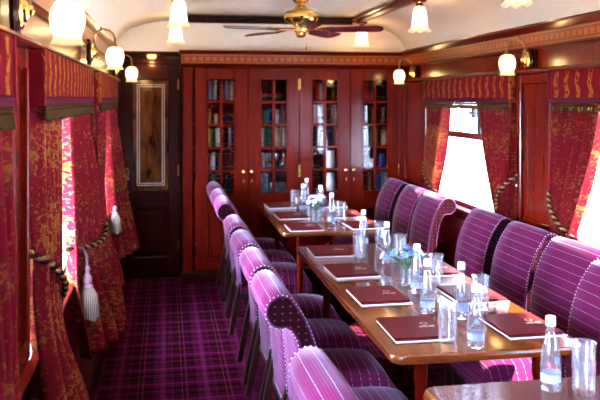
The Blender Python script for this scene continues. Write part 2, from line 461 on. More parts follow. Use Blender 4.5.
# ceiling mouldings: three sides of the raised panel
def mould_prof(w, h):
    return [(-w, 0), (-w, h * .3), (-w * .7, h * .45), (-w * .7, h * .7), (-w * .35, h), (w * .35, h), (w * .7, h * .7), (w * .7, h * .45), (w, h * .3), (w, 0)]
for i, x in enumerate((MX0, MX1)):
    b = MB(); b.prism([(x + p, 2.405 - q) for p, q in mould_prof(.055, .052)], YF, 6.96, 'xz')
    struct(b.build('trim_%d' % (i + 1), M['mahogany_h']), ['left', 'right'][i] + ' wooden ceiling moulding', 'moulding')
b = MB(); b.prism([(6.975 + p, 2.405 - q) for p, q in mould_prof(.055, .052)], MX0 - .04, MX1 + .04, 'yz')
struct(b.build('trim_3', M['dark_wood']), 'cross moulding of the ceiling panel at the end wall', 'moulding')

# cornice, frieze and rail along both side walls
n = 4
for side, xin, d in (('left', XL, 1), ('right', XR, -1)):
    X = lambda a: xin + d * a
    b = MB()
    b.prism([(X(0), 2.072), (X(.03), 2.072), (X(.036), 2.08), (X(.05), 2.098), (X(.055), 2.106), (X(.05), 2.112), (X(0), 2.118)][::d], YF, YC + .02, 'xz')
    b.prism([(X(0), 1.968), (X(.026), 1.968), (X(.034), 1.974), (X(.026), 1.984), (X(0), 1.984)][::d], YF, YC + .02, 'xz')
    b.prism([(X(0), 1.822), (X(.055), 1.822), (X(.064), 1.83), (X(.055), 1.842), (X(.03), 1.852), (X(0), 1.856)][::d], YF, YC, 'xz')
    struct(b.build('trim_%d' % n, M['mahogany_h'], smooth=30), side + ' wall crown and picture rail', 'moulding'); n += 1
    b = MB(); xs = sorted((X(0), X(.02))); b.box(xs[0], xs[1], YF, YC + .02, 1.984, 2.072)
    struct(b.build('trim_%d' % n, M['inlay_y']), side + ' wall gilt marquetry frieze', 'frieze'); n += 1
    # dado rail and window sill
    b = MB()
    b.prism([(X(0), .80), (X(.03), .80), (X(.05), .815), (X(.05), .83), (X(.03), .84), (X(0), .84)][::d], YF, YC, 'xz')
    struct(b.build('trim_%d' % n, M['mahogany_h']), side + ' wall sill rail below the windows', 'moulding'); n += 1
    b = MB(); xs = sorted((X(0), X(.06)))
    b.prism([(X(0), 0.0), (X(.07), 0.0), (X(.07), .14), (X(.055), .17), (X(0), .18)][::d], YF, YC, 'xz')
    struct(b.build('baseboard_%s' % side, M['dark_wood']), side + ' wall dark skirting box', 'skirting')

# framed panels on the pillars between the windows
def pillar_panel(xin, d, y0, y1, k):
    X = lambda a: xin + d * a
    b = MB()
    def bx(a0, a1, ya, yb, z0, z1, bev=.006):
        xs = sorted((X(a0), X(a1))); b.box(xs[0], xs[1], ya, yb, z0, z1, bev)
    bx(0, .03, y0, y0 + .06, .84, 1.822); bx(0, .03, y1 - .06, y1, .84, 1.822)
    bx(0, .026, y0 + .06, y1 - .06, .84, .91); bx(0, .026, y0 + .06, y1 - .06, 1.755, 1.822)
    bx(0, .012, y0 + .055, y1 - .055, .905, 1.76, .004)
    bx(0, .036, y0 + .055, y0 + .07, .905, 1.76, .005); bx(0, .036, y1 - .07, y1 - .055, .905, 1.76, .005)
    bx(0, .034, y0 + .06, y1 - .06, .905, .92, .005)
    o = struct(b.build('trim_%d' % k, M['mahogany']), 'framed mahogany panel between windows', 'panel')
for d, xin, wins in ((1, XL, WIN_L), (-1, XR, WIN_R)):
    pp = [(wins[0][1] + .005, wins[1][0] - .005), (wins[1][1] + .005, wins[2][0] - .005), (wins[2][1] + .005, YC - .01)]
    for y0, y1 in pp: pillar_panel(xin, d, y0, y1, n); n += 1
# dado panels under the windows on the right, seen between the chairs
for y0, y1 in WIN_R[1:]:
    b = MB(); b.box(XR - .014, XR, y0 + .08, y1 - .08, .26, .74, .006); b.box(XR - .022, XR - .014, y0 + .14, y1 - .14, .32, .68, .006)
    struct(b.build('trim_%d' % n, M['mahogany_h']), 'raised dado panel under the right windows', 'panel'); n += 1

# windows
wi = 1
for d, xin, wins, sd in ((-1, XL, WIN_L, 'left'), (1, XR, WIN_R, 'right')):
    for k, (y0, y1) in enumerate(wins):
        X = lambda a: xin + d * a
        def bx(mb, a0, a1, ya, yb, z0, z1, bev=.004):
            xs = sorted((X(a0), X(a1))); mb.box(xs[0], xs[1], ya, yb, z0, z1, bev)
        nm = ['nearest', 'middle', 'farthest'][k]
        b = MB()
        bx(b, .01, .05, y0, y0 + .05, SILL, HEAD); bx(b, .01, .05, y1 - .05, y1, SILL, HEAD)
        bx(b, .01, .05, y0 + .05, y1 - .05, SILL, SILL + .05); bx(b, .01, .05, y0 + .05, y1 - .05, HEAD - .05, HEAD)
        w = struct(b.build('window_%d' % wi, M['mahogany']), '%s window of the %s wall' % (nm, sd), 'window'); wi += 1
        b = MB(); bx(b, .015, .048, y0 + .05, y1 - .05, 1.36, 1.41); b.build('transom', M['mahogany_h'], w)
        b = MB()
        q = y1 - .56; bx(b, .025, .045, q - .010, q + .010, 1.41, HEAD - .05); b.build('glazing_bar', M['white_paint'], w)
        b = MB(); q = y0 + .70; bx(b, .012, .045, q - .035, q + .02, 1.41, HEAD - .05); b.build('vent_frame', M['chrome'], w)
        b = MB(); q = y0 + .77; bx(b, -.005, .03, q - .02, q + .02, 1.52, 1.60); bx(b, -.03, 0, q - .012, q + .012, 1.545, 1.575)
        b.build('vent_catch', M['chrome'], w)
        b = MB(); bx(b, .032, .036, y0 + .05, y1 - .05, SILL + .05, 1.36, 0); bx(b, .032, .036, y0 + .05, y1 - .05, 1.41, HEAD - .05, 0)
        b.build('pane', M['pane'], w)

# what lies beyond the windows: pale platforms on both sides
b = MB(); b.box(XR + .5, XR + 14, -12, 22, -.4, -.1); struct(b.build('ground', M['concrete']), 'pale station platform outside the right windows', 'platform')
b = MB(); b.box(XL - 14, XL - .5, -12, 22, -.4, -.1); struct(b.build('ground', M['concrete']), 'pale station platform outside the left windows', 'platform')

# door in the end wall, left of the bookcase
DX0, DX1, DY = -.40, .135, YB
b = MB()
def fr(mb, x0, x1, z0, z1, y0, y1, bev=.006): mb.box(x0, x1, y0, y1, z0, z1, bev)
fr(b, DX0, -.29, .02, 1.99, DY - .05, DY - .01); fr(b, .03, DX1, .02, 1.99, DY - .05, DY - .01)
fr(b, -.29, .03, 1.84, 1.99, DY - .05, DY - .01); fr(b, -.29, .03, .66, .82, DY - .05, DY - .01); fr(b, -.29, .03, .02, .2, DY - .05, DY - .01)
fr(b, -.29, .03, .2, .66, DY - .03, DY - .01); fr(b, -.25, -.01, .25, .61, DY - .042, DY - .028, .008)
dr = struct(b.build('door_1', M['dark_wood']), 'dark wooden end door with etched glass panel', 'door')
b = MB(); fr(b, -.29, .03, .82, 1.84, DY - .034, DY - .026, 0); pn = b.build('glass_panel', M['amber_glow'], dr)
b = MB()
for q in (0, .018):
    x0, x1, z0, z1 = -.255 + q, -.005 - q, .86 + q, 1.80 - q
    for a in ((x0, x0 + .005, z0, z1), (x1 - .005, x1, z0, z1), (x0, x1, z0, z0 + .005), (x0, x1, z1 - .005, z1)):
        fr(b, a[0], a[1], a[2], a[3], DY - .0352, DY - .033, 0)
b.build('etched_border', M['etch'], pn)
b = MB(); b.lathe([(.0, 0), (.022, .003), (.018, .012), (.007, .016)], 12, (-.345, DY - .05, .93), 'y'); 
b.v = [(x, 2 * (DY - .05) - y, z) for x, y, z in b.v]
b.tube([(-.345, DY - .06, .93), (-.345, DY - .09, .93), (-.335, DY - .1, .95), (-.33, DY - .1, 1.0), (-.34, DY - .1, 1.03)], .008)
b.tube([(-.345, DY - .05, .80), (-.345, DY - .065, .80)], .016)
b.build('door_handle', M['old_brass'], dr, smooth=40)
for z in (1.80, 1.0, .3):
    b = MB(); b.box(DX1 - .02, DX1 - .005, DY - .056, DY - .048, z - .05, z + .05, .003); b.build('hinge', M['old_brass'], dr)
b = MB()
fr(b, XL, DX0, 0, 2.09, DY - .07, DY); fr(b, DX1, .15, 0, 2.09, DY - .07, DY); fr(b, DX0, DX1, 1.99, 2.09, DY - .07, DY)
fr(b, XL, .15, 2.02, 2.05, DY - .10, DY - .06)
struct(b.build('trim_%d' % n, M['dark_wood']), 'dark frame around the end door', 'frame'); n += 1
b = MB(); b.box(XL, .12, YC + .02, YC + .05, 2.078, 2.094, .004)
struct(b.build('trim_%d' % n, M['dark_wood']), 'dark rail over the door recess', 'frame'); n += 1

# ------------------------------------------------------------------ bookcase
BX0, BX1 = .155, 2.225
bc = thing('bookcase', 'built-in mahogany bookcase with four tall glazed doors across the end wall', 'bookcase', (0, 0, 0))
b = MB()
b.box(BX0, .25, YC, YB - .005, 0, 2.0, .004); b.box(BX1 - .03, BX1, YC, YB - .005, 0, 2.0, .004)
b.box(BX0, BX1, YC, YC + .03, 1.95, 2.0, .003)
b.box(BX0 + .03, BX1 - .03, YB - .02, YB - .006, .1, 1.96)
for x in (.738, 1.2225, 1.71): b.box(x - .012, x + .012, YC + .03, YB - .02, .1, 1.96)
b.box(BX0 + .03, BX1 - .03, YC + .03, YB - .02, 1.94, 1.96)
b.build('carcass', M['mahogany'], bc)
b = MB(); b.box(BX0 - .01, BX1 + .01, YC - .025, YC + .06, 0, .10, .006); b.build('plinth', M['dark_wood'], bc)
b = MB()
b.prism([(YC + .03, 2.072), (YC - .03, 2.072), (YC - .045, 2.082), (YC - .055, 2.096), (YC - .05, 2.104), (YC + .03, 2.104)][::-1], BX0 - .03, BX1 + .02, 'yz')
b.prism([(YC + .03, 1.985), (YC - .03, 1.985), (YC - .038, 1.978), (YC - .03, 1.968), (YC - .012, 1.955), (YC + .03, 1.955)], BX0 - .02, BX1 + .02, 'yz')
b.build('cornice', M['mahogany_x'], bc, smooth=30)
b = MB(); b.box(BX0 - .01, BX1 + .015, YC - .018, YC + .03, 1.985, 2.072); b.build('marquetry_frieze', M['inlay_x'], bc)
for x, xw in ((BX0 + .003, .092), (BX1 - .045, .042)):
    b = MB(); b.box(x, x + xw, YC - .016, YC, .1, 1.955, .005); b.build('pilaster', M['mahogany'], bc)
SHELF = [0.795, 1.010, 1.222, 1.435, 1.655]
for z in SHELF:
    for x0, x1 in ((.25, .726), (.75, 1.2105), (1.2345, 1.698), (1.722, 2.195)):
        b = MB(); b.box(x0, x1, YC + .045, YB - .02, z - .022, z, .002); b.build('shelf', M['mahogany_x'], bc)
DW = .4875 - .001
doors = []
for k in range(4):
    x0 = .264 + k * .4815; x1 = x0 + .478
    gx0, gx1 = (x0 + x1) / 2 - .121, (x0 + x1) / 2 + .121
    y0, y1 = YC - .012, YC + .014
    b = MB()
    b.box(x0, gx0, y0, y1, .11, 1.948, .004); b.box(gx1, x1, y0, y1, .11, 1.948, .004)
    b.box(gx0, gx1, y0, y1, 1.845, 1.948, .004); b.box(gx0, gx1, y0, y1, .64, .80, .004); b.box(gx0, gx1, y0, y1, .11, .2, .004)
    b.box(gx0, gx1, y0 + .018, y1, .2, .64, .001); b.box(gx0 + .03, gx1 - .03, y0 + .004, y0 + .02, .23, .61, .012)
    # beads round the glazing and round the lower panel
    for z0, z1 in ((.80, 1.845), (.2, .64)):
        b.box(gx0 - .012, gx0 + .006, y0 - .006, y0 + .004, z0 - .012, z1 + .012, .003); b.box(gx1 - .006, gx1 + .012, y0 - .006, y0 + .004, z0 - .012, z1 + .012, .003)
        b.box(gx0, gx1, y0 - .006, y0 + .004, z0 - .012, z0 + .006, .003); b.box(gx0, gx1, y0 - .006, y0 + .004, z1 - .006, z1 + .012, .003)
    d = b.build('door', M['mahogany'], bc); doors.append((gx0, gx1))
    b = MB(); xm = (gx0 + gx1) / 2
    b.box(xm - .013, xm + .013, y0, y1, .80, 1.845, .003)
    for q in range(1, 5):
        z = .80 + q * .209; b.box(gx0, gx1, y0 + .001, y1 - .001, z - .011, z + .011, .003)
    b.build('glazing_bar', M['mahogany'], d)
    b = MB(); b.box(gx0, gx1, YC - .001, YC + .002, .80, 1.845); b.build('pane', M['case_pane'], d)
    kx = x1 - .035 if k % 2 == 0 else x0 + .035
    b = MB(); b.lathe([(.016, 0), (.016, .003), (.006, .006), (.006, .014), (.013, .018), (.0155, .026), (.012, .033), (0, .036)], 14, (0, 0, 0), 'y')
    b.v = [(kx + x, y0 - y, 1.0 + z) for x, y, z in b.v]; b.build('knob', M['brass'], d, smooth=40)
    b = MB(); b.box(kx - .004, kx + .004, y0 - .002, y0 + .001, .90, .93, .001); b.build('keyhole_plate', M['old_brass'], d)
    hx = x0 + .006 if k % 2 == 0 else x1 - .006
    for z in (1.80, 1.0, .3):
        b = MB(); b.box(hx - .006, hx + .006, y0 - .007, y0 + .001, z - .055, z + .055, .003); b.build('hinge', M['brass'], d)

# ------------------------------------------------------------------ books and ware behind the glass
M['book_band'] = plain('dull_gilt_band', (0.16, 0.10, 0.04), 0.5)
BOOKC = {
 'maroon': (.16, .012, .012), 'dark brown': (.05, .018, .01), 'black': (.012, .012, .015), 'navy': (.015, .025, .10),
 'dark green': (.02, .09, .035), 'green': (.06, .30, .06), 'teal': (.02, .19, .22), 'blue': (.03, .12, .42), 'pale blue': (.35, .45, .62),
 'cream': (.72, .62, .42), 'white': (.78, .76, .76), 'yellow': (.62, .42, .07), 'ochre': (.40, .22, .04), 'red': (.52, .015, .015),
 'pink': (.62, .30, .46), 'grey': (.30, .29, .28), 'tan': (.42, .26, .14)}
bmats = {k: plain(k.replace(' ', '_') + '_book_cloth', tuple(q * .5 for q in v), 0.5) for k, v in BOOKC.items()}
def book(x, y, z, w, h, dep, cname, label, group, lean=0.0, flat=False):
    b = MB(); t = .003
    # rounded spine at the front (towards -y), boards at the sides
    sp = []
    for i in range(7):
        a = PI + PI * i / 6; sp.append((w / 2 + w / 2 * math.cos(a), .25 * w + .25 * w * math.sin(a)))
    b.prism(sp + [(w, dep), (w - t, dep), (w - t, .25 * w + .004), (t, .25 * w + .004), (t, dep), (0, dep)], 0, h, 'xy')
    b.cur = 1; b.box(t, w - t, .25 * w + .003, dep - .006, .003, h - .003)
    b.cur = 2
    for q in (.16, .80):
        ring = [(w / 2 + (w / 2 + .0006) * math.cos(PI + PI * i / 6), .25 * w + (.25 * w + .0006) * math.sin(PI + PI * i / 6)) for i in range(7)]
        b.prism(ring, h * q, h * q + .006, 'xy')
    mtx = Matrix.Translation((x, y, z))
    if flat: mtx = mtx @ Matrix.Translation((0, 0, w)) @ Matrix.Rotation(PI / 2, 4, 'Y')
    elif lean: mtx = mtx @ Matrix.Rotation(lean, 4, 'Y')
    o = b.build('book', [bmats[cname], M['pages'], M['book_band']], None, 40)
    o.matrix_world = mtx
    tag(o, label, 'book', group); return o
ROW = ['bottom', 'second-lowest', 'middle', 'second-highest', 'top']
DOOR = ['leftmost', 'second', 'third', 'rightmost']
ORD = ['first', 'second', 'third', 'fourth', 'fifth', 'sixth', 'seventh', 'eighth', 'ninth', 'tenth', 'eleventh', 'twelfth', 'thirteenth', 'fourteenth', 'fifteenth', 'sixteenth']
# colours from left to right; a trailing digit pair is the height in cm
PLAN = {
 (0, 4): 'navy17 pale blue18 pale blue17 white18 black17 navy18 blue16 pale blue18 grey17 white18 pale blue17',
 (0, 3): 'ochre15 yellow14 dark brown09 cream09 dark brown08 black10 navy09 dark brown11 black10 maroon09',
 (0, 2): 'cream18 yellow18 ochre17 dark green18 cream17 white18 dark brown18 dark brown18 black17 grey18 navy17 maroon16',
 (0, 1): 'black14 dark green15 white13 white16 navy15 green14 maroon18 dark brown18 maroon18 dark brown18 maroon18 black17',
 (0, 0): 'black18 dark green18 teal18 green17 navy17 black18 dark brown17 dark green18 navy17 maroon18 black18',
 (1, 3): 'black09 dark green13 green12 blue13 navy10 white14 white13 grey09 pink18 black12',
 (1, 2): 'cream16 white17 green18 teal17 dark green18 black15 cream18 white17 ochre18 white17 pale blue18',
 (1, 1): 'white14 cream15',
 (1, 0): 'white17 teal16 pale blue17',
 (2, 4): 'maroon18 red17 white15 pink18 dark brown18 black17 ochre10 dark brown16 black18',
 (2, 3): 'black17 white18 pink18 white16 black17 black16 dark brown17 pink18 white18 black17',
 (2, 2): 'navy17 black18 dark green17 cream14 pink16 black17 navy18 maroon18 grey17 pink18 dark brown17',
 (2, 1): 'maroon16 black17 dark brown16',
 (2, 0): 'black15 maroon17 navy16',
 (3, 4): 'red18 red18 red18 grey18 tan17 black18 black17 navy16 blue09 black18',
 (3, 3): 'black16 grey16 black17 maroon16 pink16 black17 dark brown16 grey15 black16 navy17',
 (3, 2): 'maroon17 red16 dark brown18 tan18 dark brown17 ochre16 black14 cream15 cream15 tan17 maroon17',
 (3, 1): 'maroon17 dark brown16 black17',
 (3, 0): 'dark brown17 maroon18 tan17 dark brown18 blue16 blue17 pale blue18 white17 black17'}
import re
for (k, r), text in PLAN.items():
    items = re.findall(r'([a-z ]+?)(\d\d)', text)
    gx0, gx1 = doors[k]; sh = (0.0, .012, .03, .045)[k]
    x = gx0 - .014 + sh * .5; xe = gx1 + .02 + sh
    full = len(items) > 6
    w0 = (xe - x) / len(items) if full else .030
    ws = [w0 * random.uniform(.75, 1.25) for _ in items]
    if full:
        q = (xe - x) / sum(ws); ws = [w * q for w in ws]
    for i, (cn, hh) in enumerate(items):
        cn = cn.strip(); h = int(hh) / 100 * random.uniform(.97, 1.03)
        w = ws[i] - .0015
        book(x, YC + .062 + random.uniform(0, .02), SHELF[r] + .0005, w, min(h, .185), random.uniform(.13, .16), cn,
             '%s book, %s from left, %s shelf, behind %s glazed door' % (cn, ORD[i], ROW[r], DOOR[k]),
             'books on the %s shelf behind the %s door' % (ROW[r], DOOR[k]))
        x += ws[i]
# flat stack on the top shelf of the second door
gx0, gx1 = doors[1]; z = SHELF[4] + .0005
for i, (cn, t) in enumerate((('dark brown', .022), ('green', .016), ('red', .02), ('black', .024))):
    book(gx0 + .02, YC + .06, z, t, .2, .14, cn, '%s book lying flat, %s from bottom of pile, top shelf, second door' % (cn, ORD[i]), 'pile of flat books on the top shelf', flat=True)
    z += t + .0006
# drinking glasses, a decanter and white vases among the books
def ware(name, prof, x, r, mt, label, cat, group=None, y=.10):
    b = MB(); b.lathe(prof, 18)
    return tag(b.build(name, mt, None, 40, (x, YC + y, SHELF[r] + .0005)), label, cat, group)
GL = [(.022, 0), (.026, .005), (.03, .09), (.028, .09), (.024, .01), (0, .008)]
WG = [(.028, 0), (.026, .003), (.004, .008), (.004, .06), (.02, .075), (.03, .10), (.027, .15), (.0255, .15), (.028, .10), (.018, .08), (0, .075)]
DC = [(.04, 0), (.045, .01), (.045, .08), (.02, .11), (.013, .125), (.018, .145), (.01, .147), (.018, .16), (.016, .175), (0, .18)]
gx0, gx1 = doors[1]
for i, (q, p) in enumerate(((.10, WG), (.165, WG), (.245, DC))):
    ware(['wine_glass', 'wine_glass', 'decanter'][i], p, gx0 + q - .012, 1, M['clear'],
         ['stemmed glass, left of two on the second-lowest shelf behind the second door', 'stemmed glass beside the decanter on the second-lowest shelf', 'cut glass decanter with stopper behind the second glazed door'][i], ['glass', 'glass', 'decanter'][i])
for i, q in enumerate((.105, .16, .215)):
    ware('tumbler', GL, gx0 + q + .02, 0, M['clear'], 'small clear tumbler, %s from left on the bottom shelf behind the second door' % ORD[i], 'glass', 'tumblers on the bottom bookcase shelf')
gx0, gx1 = doors[2]
VZ = [(.045, 0), (.052, .006), (.054, .08), (.05, .15), (.055, .165), (.05, .165), (.046, .15), (0, .14)]
ware('vase', VZ, gx0 + .195, 1, M['ceramic'], 'broad white cylinder vase on the second-lowest shelf behind the third door', 'vase', 'white vases in the bookcase', y=.13)
ware('vase', VZ, gx0 + .195, 0, M['ceramic'], 'broad white cylinder vase on the bottom shelf behind the third door', 'vase', 'white vases in the bookcase', y=.13)
gx0, gx1 = doors[3]
ware('pot', [(.03, 0), (.04, .03), (.04, .06), (.032, .08), (.036, .085), (0, .085)], gx0 + .09 + .03, 1, M['ceramic'], 'squat white pot on the second-lowest shelf behind the rightmost door', 'pot')
ware('jar', [(.03, 0), (.034, .02), (.034, .1), (.018, .12), (.022, .13), (0, .132)], gx0 + .19 + .03, 1, bmats['blue'], 'small blue jar on the second-lowest shelf behind the rightmost door', 'jar')

# ------------------------------------------------------------------ chairs
def make_chair():
    r = thing('dining_chair', 'x', 'chair')
    W = .45; hw = W / 2
    prof = [(.172, .34), (.170, .43), (.166, .50), (.160, .58), (.150, .66), (.135, .73), (.115, .79), (.092, .84), (.066, .88)]
    for i in range(15):
        a = math.radians(52 + (285 - 52) * i / 14); prof.append((.062 * math.cos(a), .866 + .064 * math.sin(a)))
    prof += [(.036, .792), (.058, .755), (.074, .70), (.086, .62), (.094, .52), (.10, .43), (.104, .34)]
    # backrest: swept between the two ends, with slightly eased edges
    b = MB(); cx, cz = .06, .68
    n = len(prof); ar = [0]
    for i in range(n): ar.append(ar[-1] + math.dist(prof[i], prof[(i + 1) % n]))
    rows, uvr = [], []
    def inset(d):
        out = []
        for i in range(n):
            p0, p1, p2 = Vector(prof[i - 1]), Vector(prof[i]), Vector(prof[(i + 1) % n])
            t = (p2 - p0).normalized(); nr = Vector((t.y, -t.x))   # outward for this winding
            q = p1 - nr * d; out.append((q.x, q.y))
        return out
    for y, d in ((-hw, .010), (-hw + .004, .004), (-hw + .012, 0), (-hw * .4, -.004), (hw * .4, -.004), (hw - .012, 0), (hw - .004, .004), (hw, .010)):
        pp = inset(d); rows.append([(p[0], y, p[1]) for p in pp + pp[:1]]); uvr.append([(y, a) for a in ar])
    b.grid(rows, uvr)
    back = b.build('backrest', M['seat_fabric'], r, 60)
    for sgn in (-1, 1):
        pp = inset(.010); y = sgn * (hw + .0005)
        b = MB(); vs = [(p[0], y, p[1]) for p in pp]
        b.add(vs + [(v[0], y - sgn * .01, v[2]) for v in vs], [tuple(range(n)) if sgn > 0 else tuple(range(n))[::-1]], [[(v[0], v[2]) for v in (vs if sgn > 0 else vs[::-1])]])
        b.build('side_panel', M['side_fabric'], back)
        b = MB(); pp = inset(.006); b.tube([(p[0], y - sgn * .001, p[1]) for p in pp], .0045, 6)
        b.build('piping', M['piping'], back, 60)
        b = MB()
        acc = 0; pp = inset(.002)
        for i in range(n - 1):
            seg = math.dist(pp[i], pp[i + 1]); k = max(1, round(seg / .017))
            for j in range(k):
                q = [pp[i][e] + (pp[i + 1][e] - pp[i][e]) * j / k for e in (0, 1)]
                b.lathe([(0.0030, 0), (.002, .002), (0, .0026)], 5, (0, 0, 0), 'y')
                m = len(b.v) - 15
                b.v[m:] = [(v[0] + q[0], sgn * (v[1] + hw - .004), v[2] + q[1]) for v in b.v[m:]]
        b.build('stud_trim', M['stud'], back)
    # seat cushion, domed, with rounded front
    b = MB(); rows, uvr = [], []
    nx, ny = 14, 10
    sx0, sx1 = .105, .618
    def sect(u, v):
        ex = 1 - abs(2 * u - 1) ** 5; ey = 1 - abs(2 * v - 1) ** 5
        return ex, ey
    top = []; uvt = []
    for i in range(nx + 1):
        u = i / nx; row = []; ur = []
        for j in range(ny + 1):
            v = j / ny; ex, ey = sect(u, v)
            e = min(ex, 1) * min(ey, 1)
            z = .338 + .075 * max(e, 0) ** .45 + .028 * math.sin(PI * u) * math.sin(PI * v)
            sh = .012 * (1 - max(e, 0) ** .5)
            row.append((sx0 + (sx1 - sx0) * u, (2 * v - 1) * (hw + .002), z)); ur.append(((2 * v - 1) * hw, (sx1 - sx0) * u))
        top.append(row); uvt.append(ur)
    b.grid(top, uvt)
    bot = [[(p[0], p[1], .285) for p in row] for row in top]
    b.grid([r_[::-1] for r_ in bot])
    b.grid([top[0], bot[0]], [uvt[0], [(u[0], u[1] - .07) for u in uvt[0]]]); b.grid([bot[-1], top[-1]], [[(u[0], u[1] + .07) for u in uvt[-1]], uvt[-1]])
    b.grid([[t[0] for t in bot], [t[0] for t in top]], [[(u[0][0] - .07, u[0][1]) for u in uvt], [u[0] for u in uvt]])
    b.grid([[t[-1] for t in top], [t[-1] for t in bot]], [[u[-1] for u in uvt], [(u[-1][0] + .07, u[-1][1]) for u in uvt]])
    b.build('seat', M['seat_fabric'], r, 70)
    b = MB()
    b.box(.10, .125, -hw + .01, hw - .01, .25, .287, .004); b.box(.575, .60, -hw + .01, hw - .01, .25, .287, .004)
    b.box(.115, .58, -hw + .01, -hw + .035, .25, .287, .004); b.box(.115, .58, hw - .035, hw - .01, .25, .287, .004)
    b.build('seat_rail', M['leg_wood'], r)
    def leg(pts, s0, s1):
        b = MB(); m = len(pts); vs = []; fs = []
        for i, (x, y, z) in enumerate(pts):
            s = s0 + (s1 - s0) * i / (m - 1)
            vs += [(x - s, y - s, z), (x + s, y - s, z), (x + s, y + s, z), (x - s, y + s, z)]
        for i in range(m - 1):
            for k in range(4):
                j = (k + 1) % 4; fs.append((i * 4 + k, i * 4 + j, i * 4 + 4 + j, i * 4 + 4 + k))
        fs += [(3, 2, 1, 0), tuple(4 * (m - 1) + k for k in range(4))]
        b.add(vs, fs); return b
    for sy in (-1, 1):
        y = sy * (hw - .026)
        leg([(.040, y, 0), (.062, y, .12), (.088, y, .24), (.125, y, .40)], .015, .021).build('leg', M['leg_wood'], r)
        leg([(.585, y, 0), (.585, y, .15), (.585, y, .287)], .013, .021).build('leg', M['leg_wood'], r)
    return r
proto = make_chair()
CY = [6.435, 5.88, 5.40, 4.43, 3.86, 3.34, 2.82, 1.78]       # near ends of the chairs
LX, RX = .425, 2.072
wl = ['farthest', 'second-farthest', 'third-farthest', 'fourth-farthest', 'fourth-nearest', 'third-nearest', 'second-nearest', 'nearest']
G1, G2 = 'upholstered chairs on the aisle side', 'upholstered chairs on the window side'
for i, y in enumerate(CY):
    lab = 'purple striped roll-top dining chair, %s in the left row beside the aisle' % wl[i]
    dx = 0.0
    loc = (LX + dx, y + .235, 0)
    if i == 0:
        proto.location = loc; tag(proto, lab, 'chair', G1)
    else: dup(proto, loc, random.uniform(-.02, .02), lab, G1)
for i, y in enumerate(CY[:7]):
    lab = 'purple striped roll-top dining chair, %s from the bookcase in the right row below the windows' % ORD[i]
    dx = 0.0; yy = y
    if i == 6: dx, yy = -.12, 2.755
    dup(proto, (RX + dx, yy + .235, 0), PI + random.uniform(-.02, .02), lab, G2)

# ------------------------------------------------------------------ tables
TX0, TX1, TZ = .79, 1.54, .75
def make_table(name_label, y0, y1, leg_ys):
    r = thing('dining_table', name_label, 'table', ((TX0 + TX1) / 2, (y0 + y1) / 2, 0), 0, 'long tables down the carriage')
    hx, hy, R = (TX1 - TX0) / 2, (y1 - y0) / 2, .06
    def outline(s):
        pts = []
        for cx, cy, a0 in ((hx - R, hy - R, 0), (-hx + R, hy - R, 90), (-hx + R, -hy + R, 180), (hx - R, -hy + R, 270)):
            for i in range(7):
                a = math.radians(a0 + 15 * i); pts.append((cx + (R + s) * math.cos(a), cy + (R + s) * math.sin(a)))
        return pts
    b = MB(); rings = [(TZ - .032, -.012), (TZ - .028, -.003), (TZ - .018, 0), (TZ - .008, -.001), (TZ - .002, -.004), (TZ, -.009)]
    n_ = 28; vs = []; fs = []
    for z, s in rings: vs += [(p[0], p[1], z) for p in outline(s)]
    for k in range(len(rings) - 1):
        for i in range(n_):
            j = (i + 1) % n_; fs.append((k * n_ + i, k * n_ + j, (k + 1) * n_ + j, (k + 1) * n_ + i))
    fs += [tuple(range(n_))[::-1], tuple((len(rings) - 1) * n_ + i for i in range(n_))]
    b.add(vs, fs); b.build('tabletop', M['table_wood'], r, 35)
    b = MB(); a = .19
    b.box(-hx + a, hx - a, -hy + .30, -hy + .32, TZ - .07, TZ - .03); b.box(-hx + a, hx - a, hy - .32, hy - .30, TZ - .07, TZ - .03)
    b.box(-hx + a, -hx + a + .02, -hy + .30, hy - .30, TZ - .07, TZ - .03); b.box(hx - a - .02, hx - a, -hy + .30, hy - .30, TZ - .07, TZ - .03)
    b.build('apron', M['mahogany_h'], r)
    for sx in (-1, 1):
        for ly in leg_ys:
            b = MB(); b.lathe([(.014, 0), (.017, .02), (.02, .3), (.024, .58), (.022, .60), (.027, .62), (.027, TZ - .031)], 12, (sx * (hx - .14), ly - (y0 + y1) / 2, 0))
            b.build('leg', M['mahogany'], r, 40)
make_table('farthest polished table, in front of the bookcase', 5.16, 6.78, (5.28, 6.40))
make_table('long middle polished table with four places on each side', 2.60, 4.69, (2.715, 4.38))
make_table('nearest polished table, only its end in view', .55, 2.33, (.68, 2.285))

# ------------------------------------------------------------------ table ware
def make_folder():
    r = thing('leather_folder', 'x', 'folder', (0, 0, 0), 0, 'x')
    b = MB(); b.box(-.115, .120, -.148, .141, 0, .004, .001); p = b.build('paper_pad', M['paper'], r)
    b = MB()
    b.box(-.112, .112, -.14, .14, .0042, .0078, .0012)
    b.box(-.112, .112, -.14, .14, .0092, .0165, .003)
    b.box(-.116, -.104, -.14, .14, .0045, .0165, .004)
    b.build('cover', M['leather'], r, 40)
    b = MB(); b.box(-.103, .090, -.118, .118, .0076, .0114); b.build('page_block', M['paper'], r)
    b = MB()
    for q in range(6): b.box(.02 + q * .011, .027 + q * .011, -.02 + .003 * (q % 2), -.004 + .004 * (q % 3), .0166, .0168)
    b.lathe([(.016, .0166), (.016, .0168), (.012, .0168), (.012, .0166)], 16, (.05, .03, 0), cap=False)
    b.build('gilt_emblem', M['gilt'], r)
    return r
fo = make_folder(); first = True
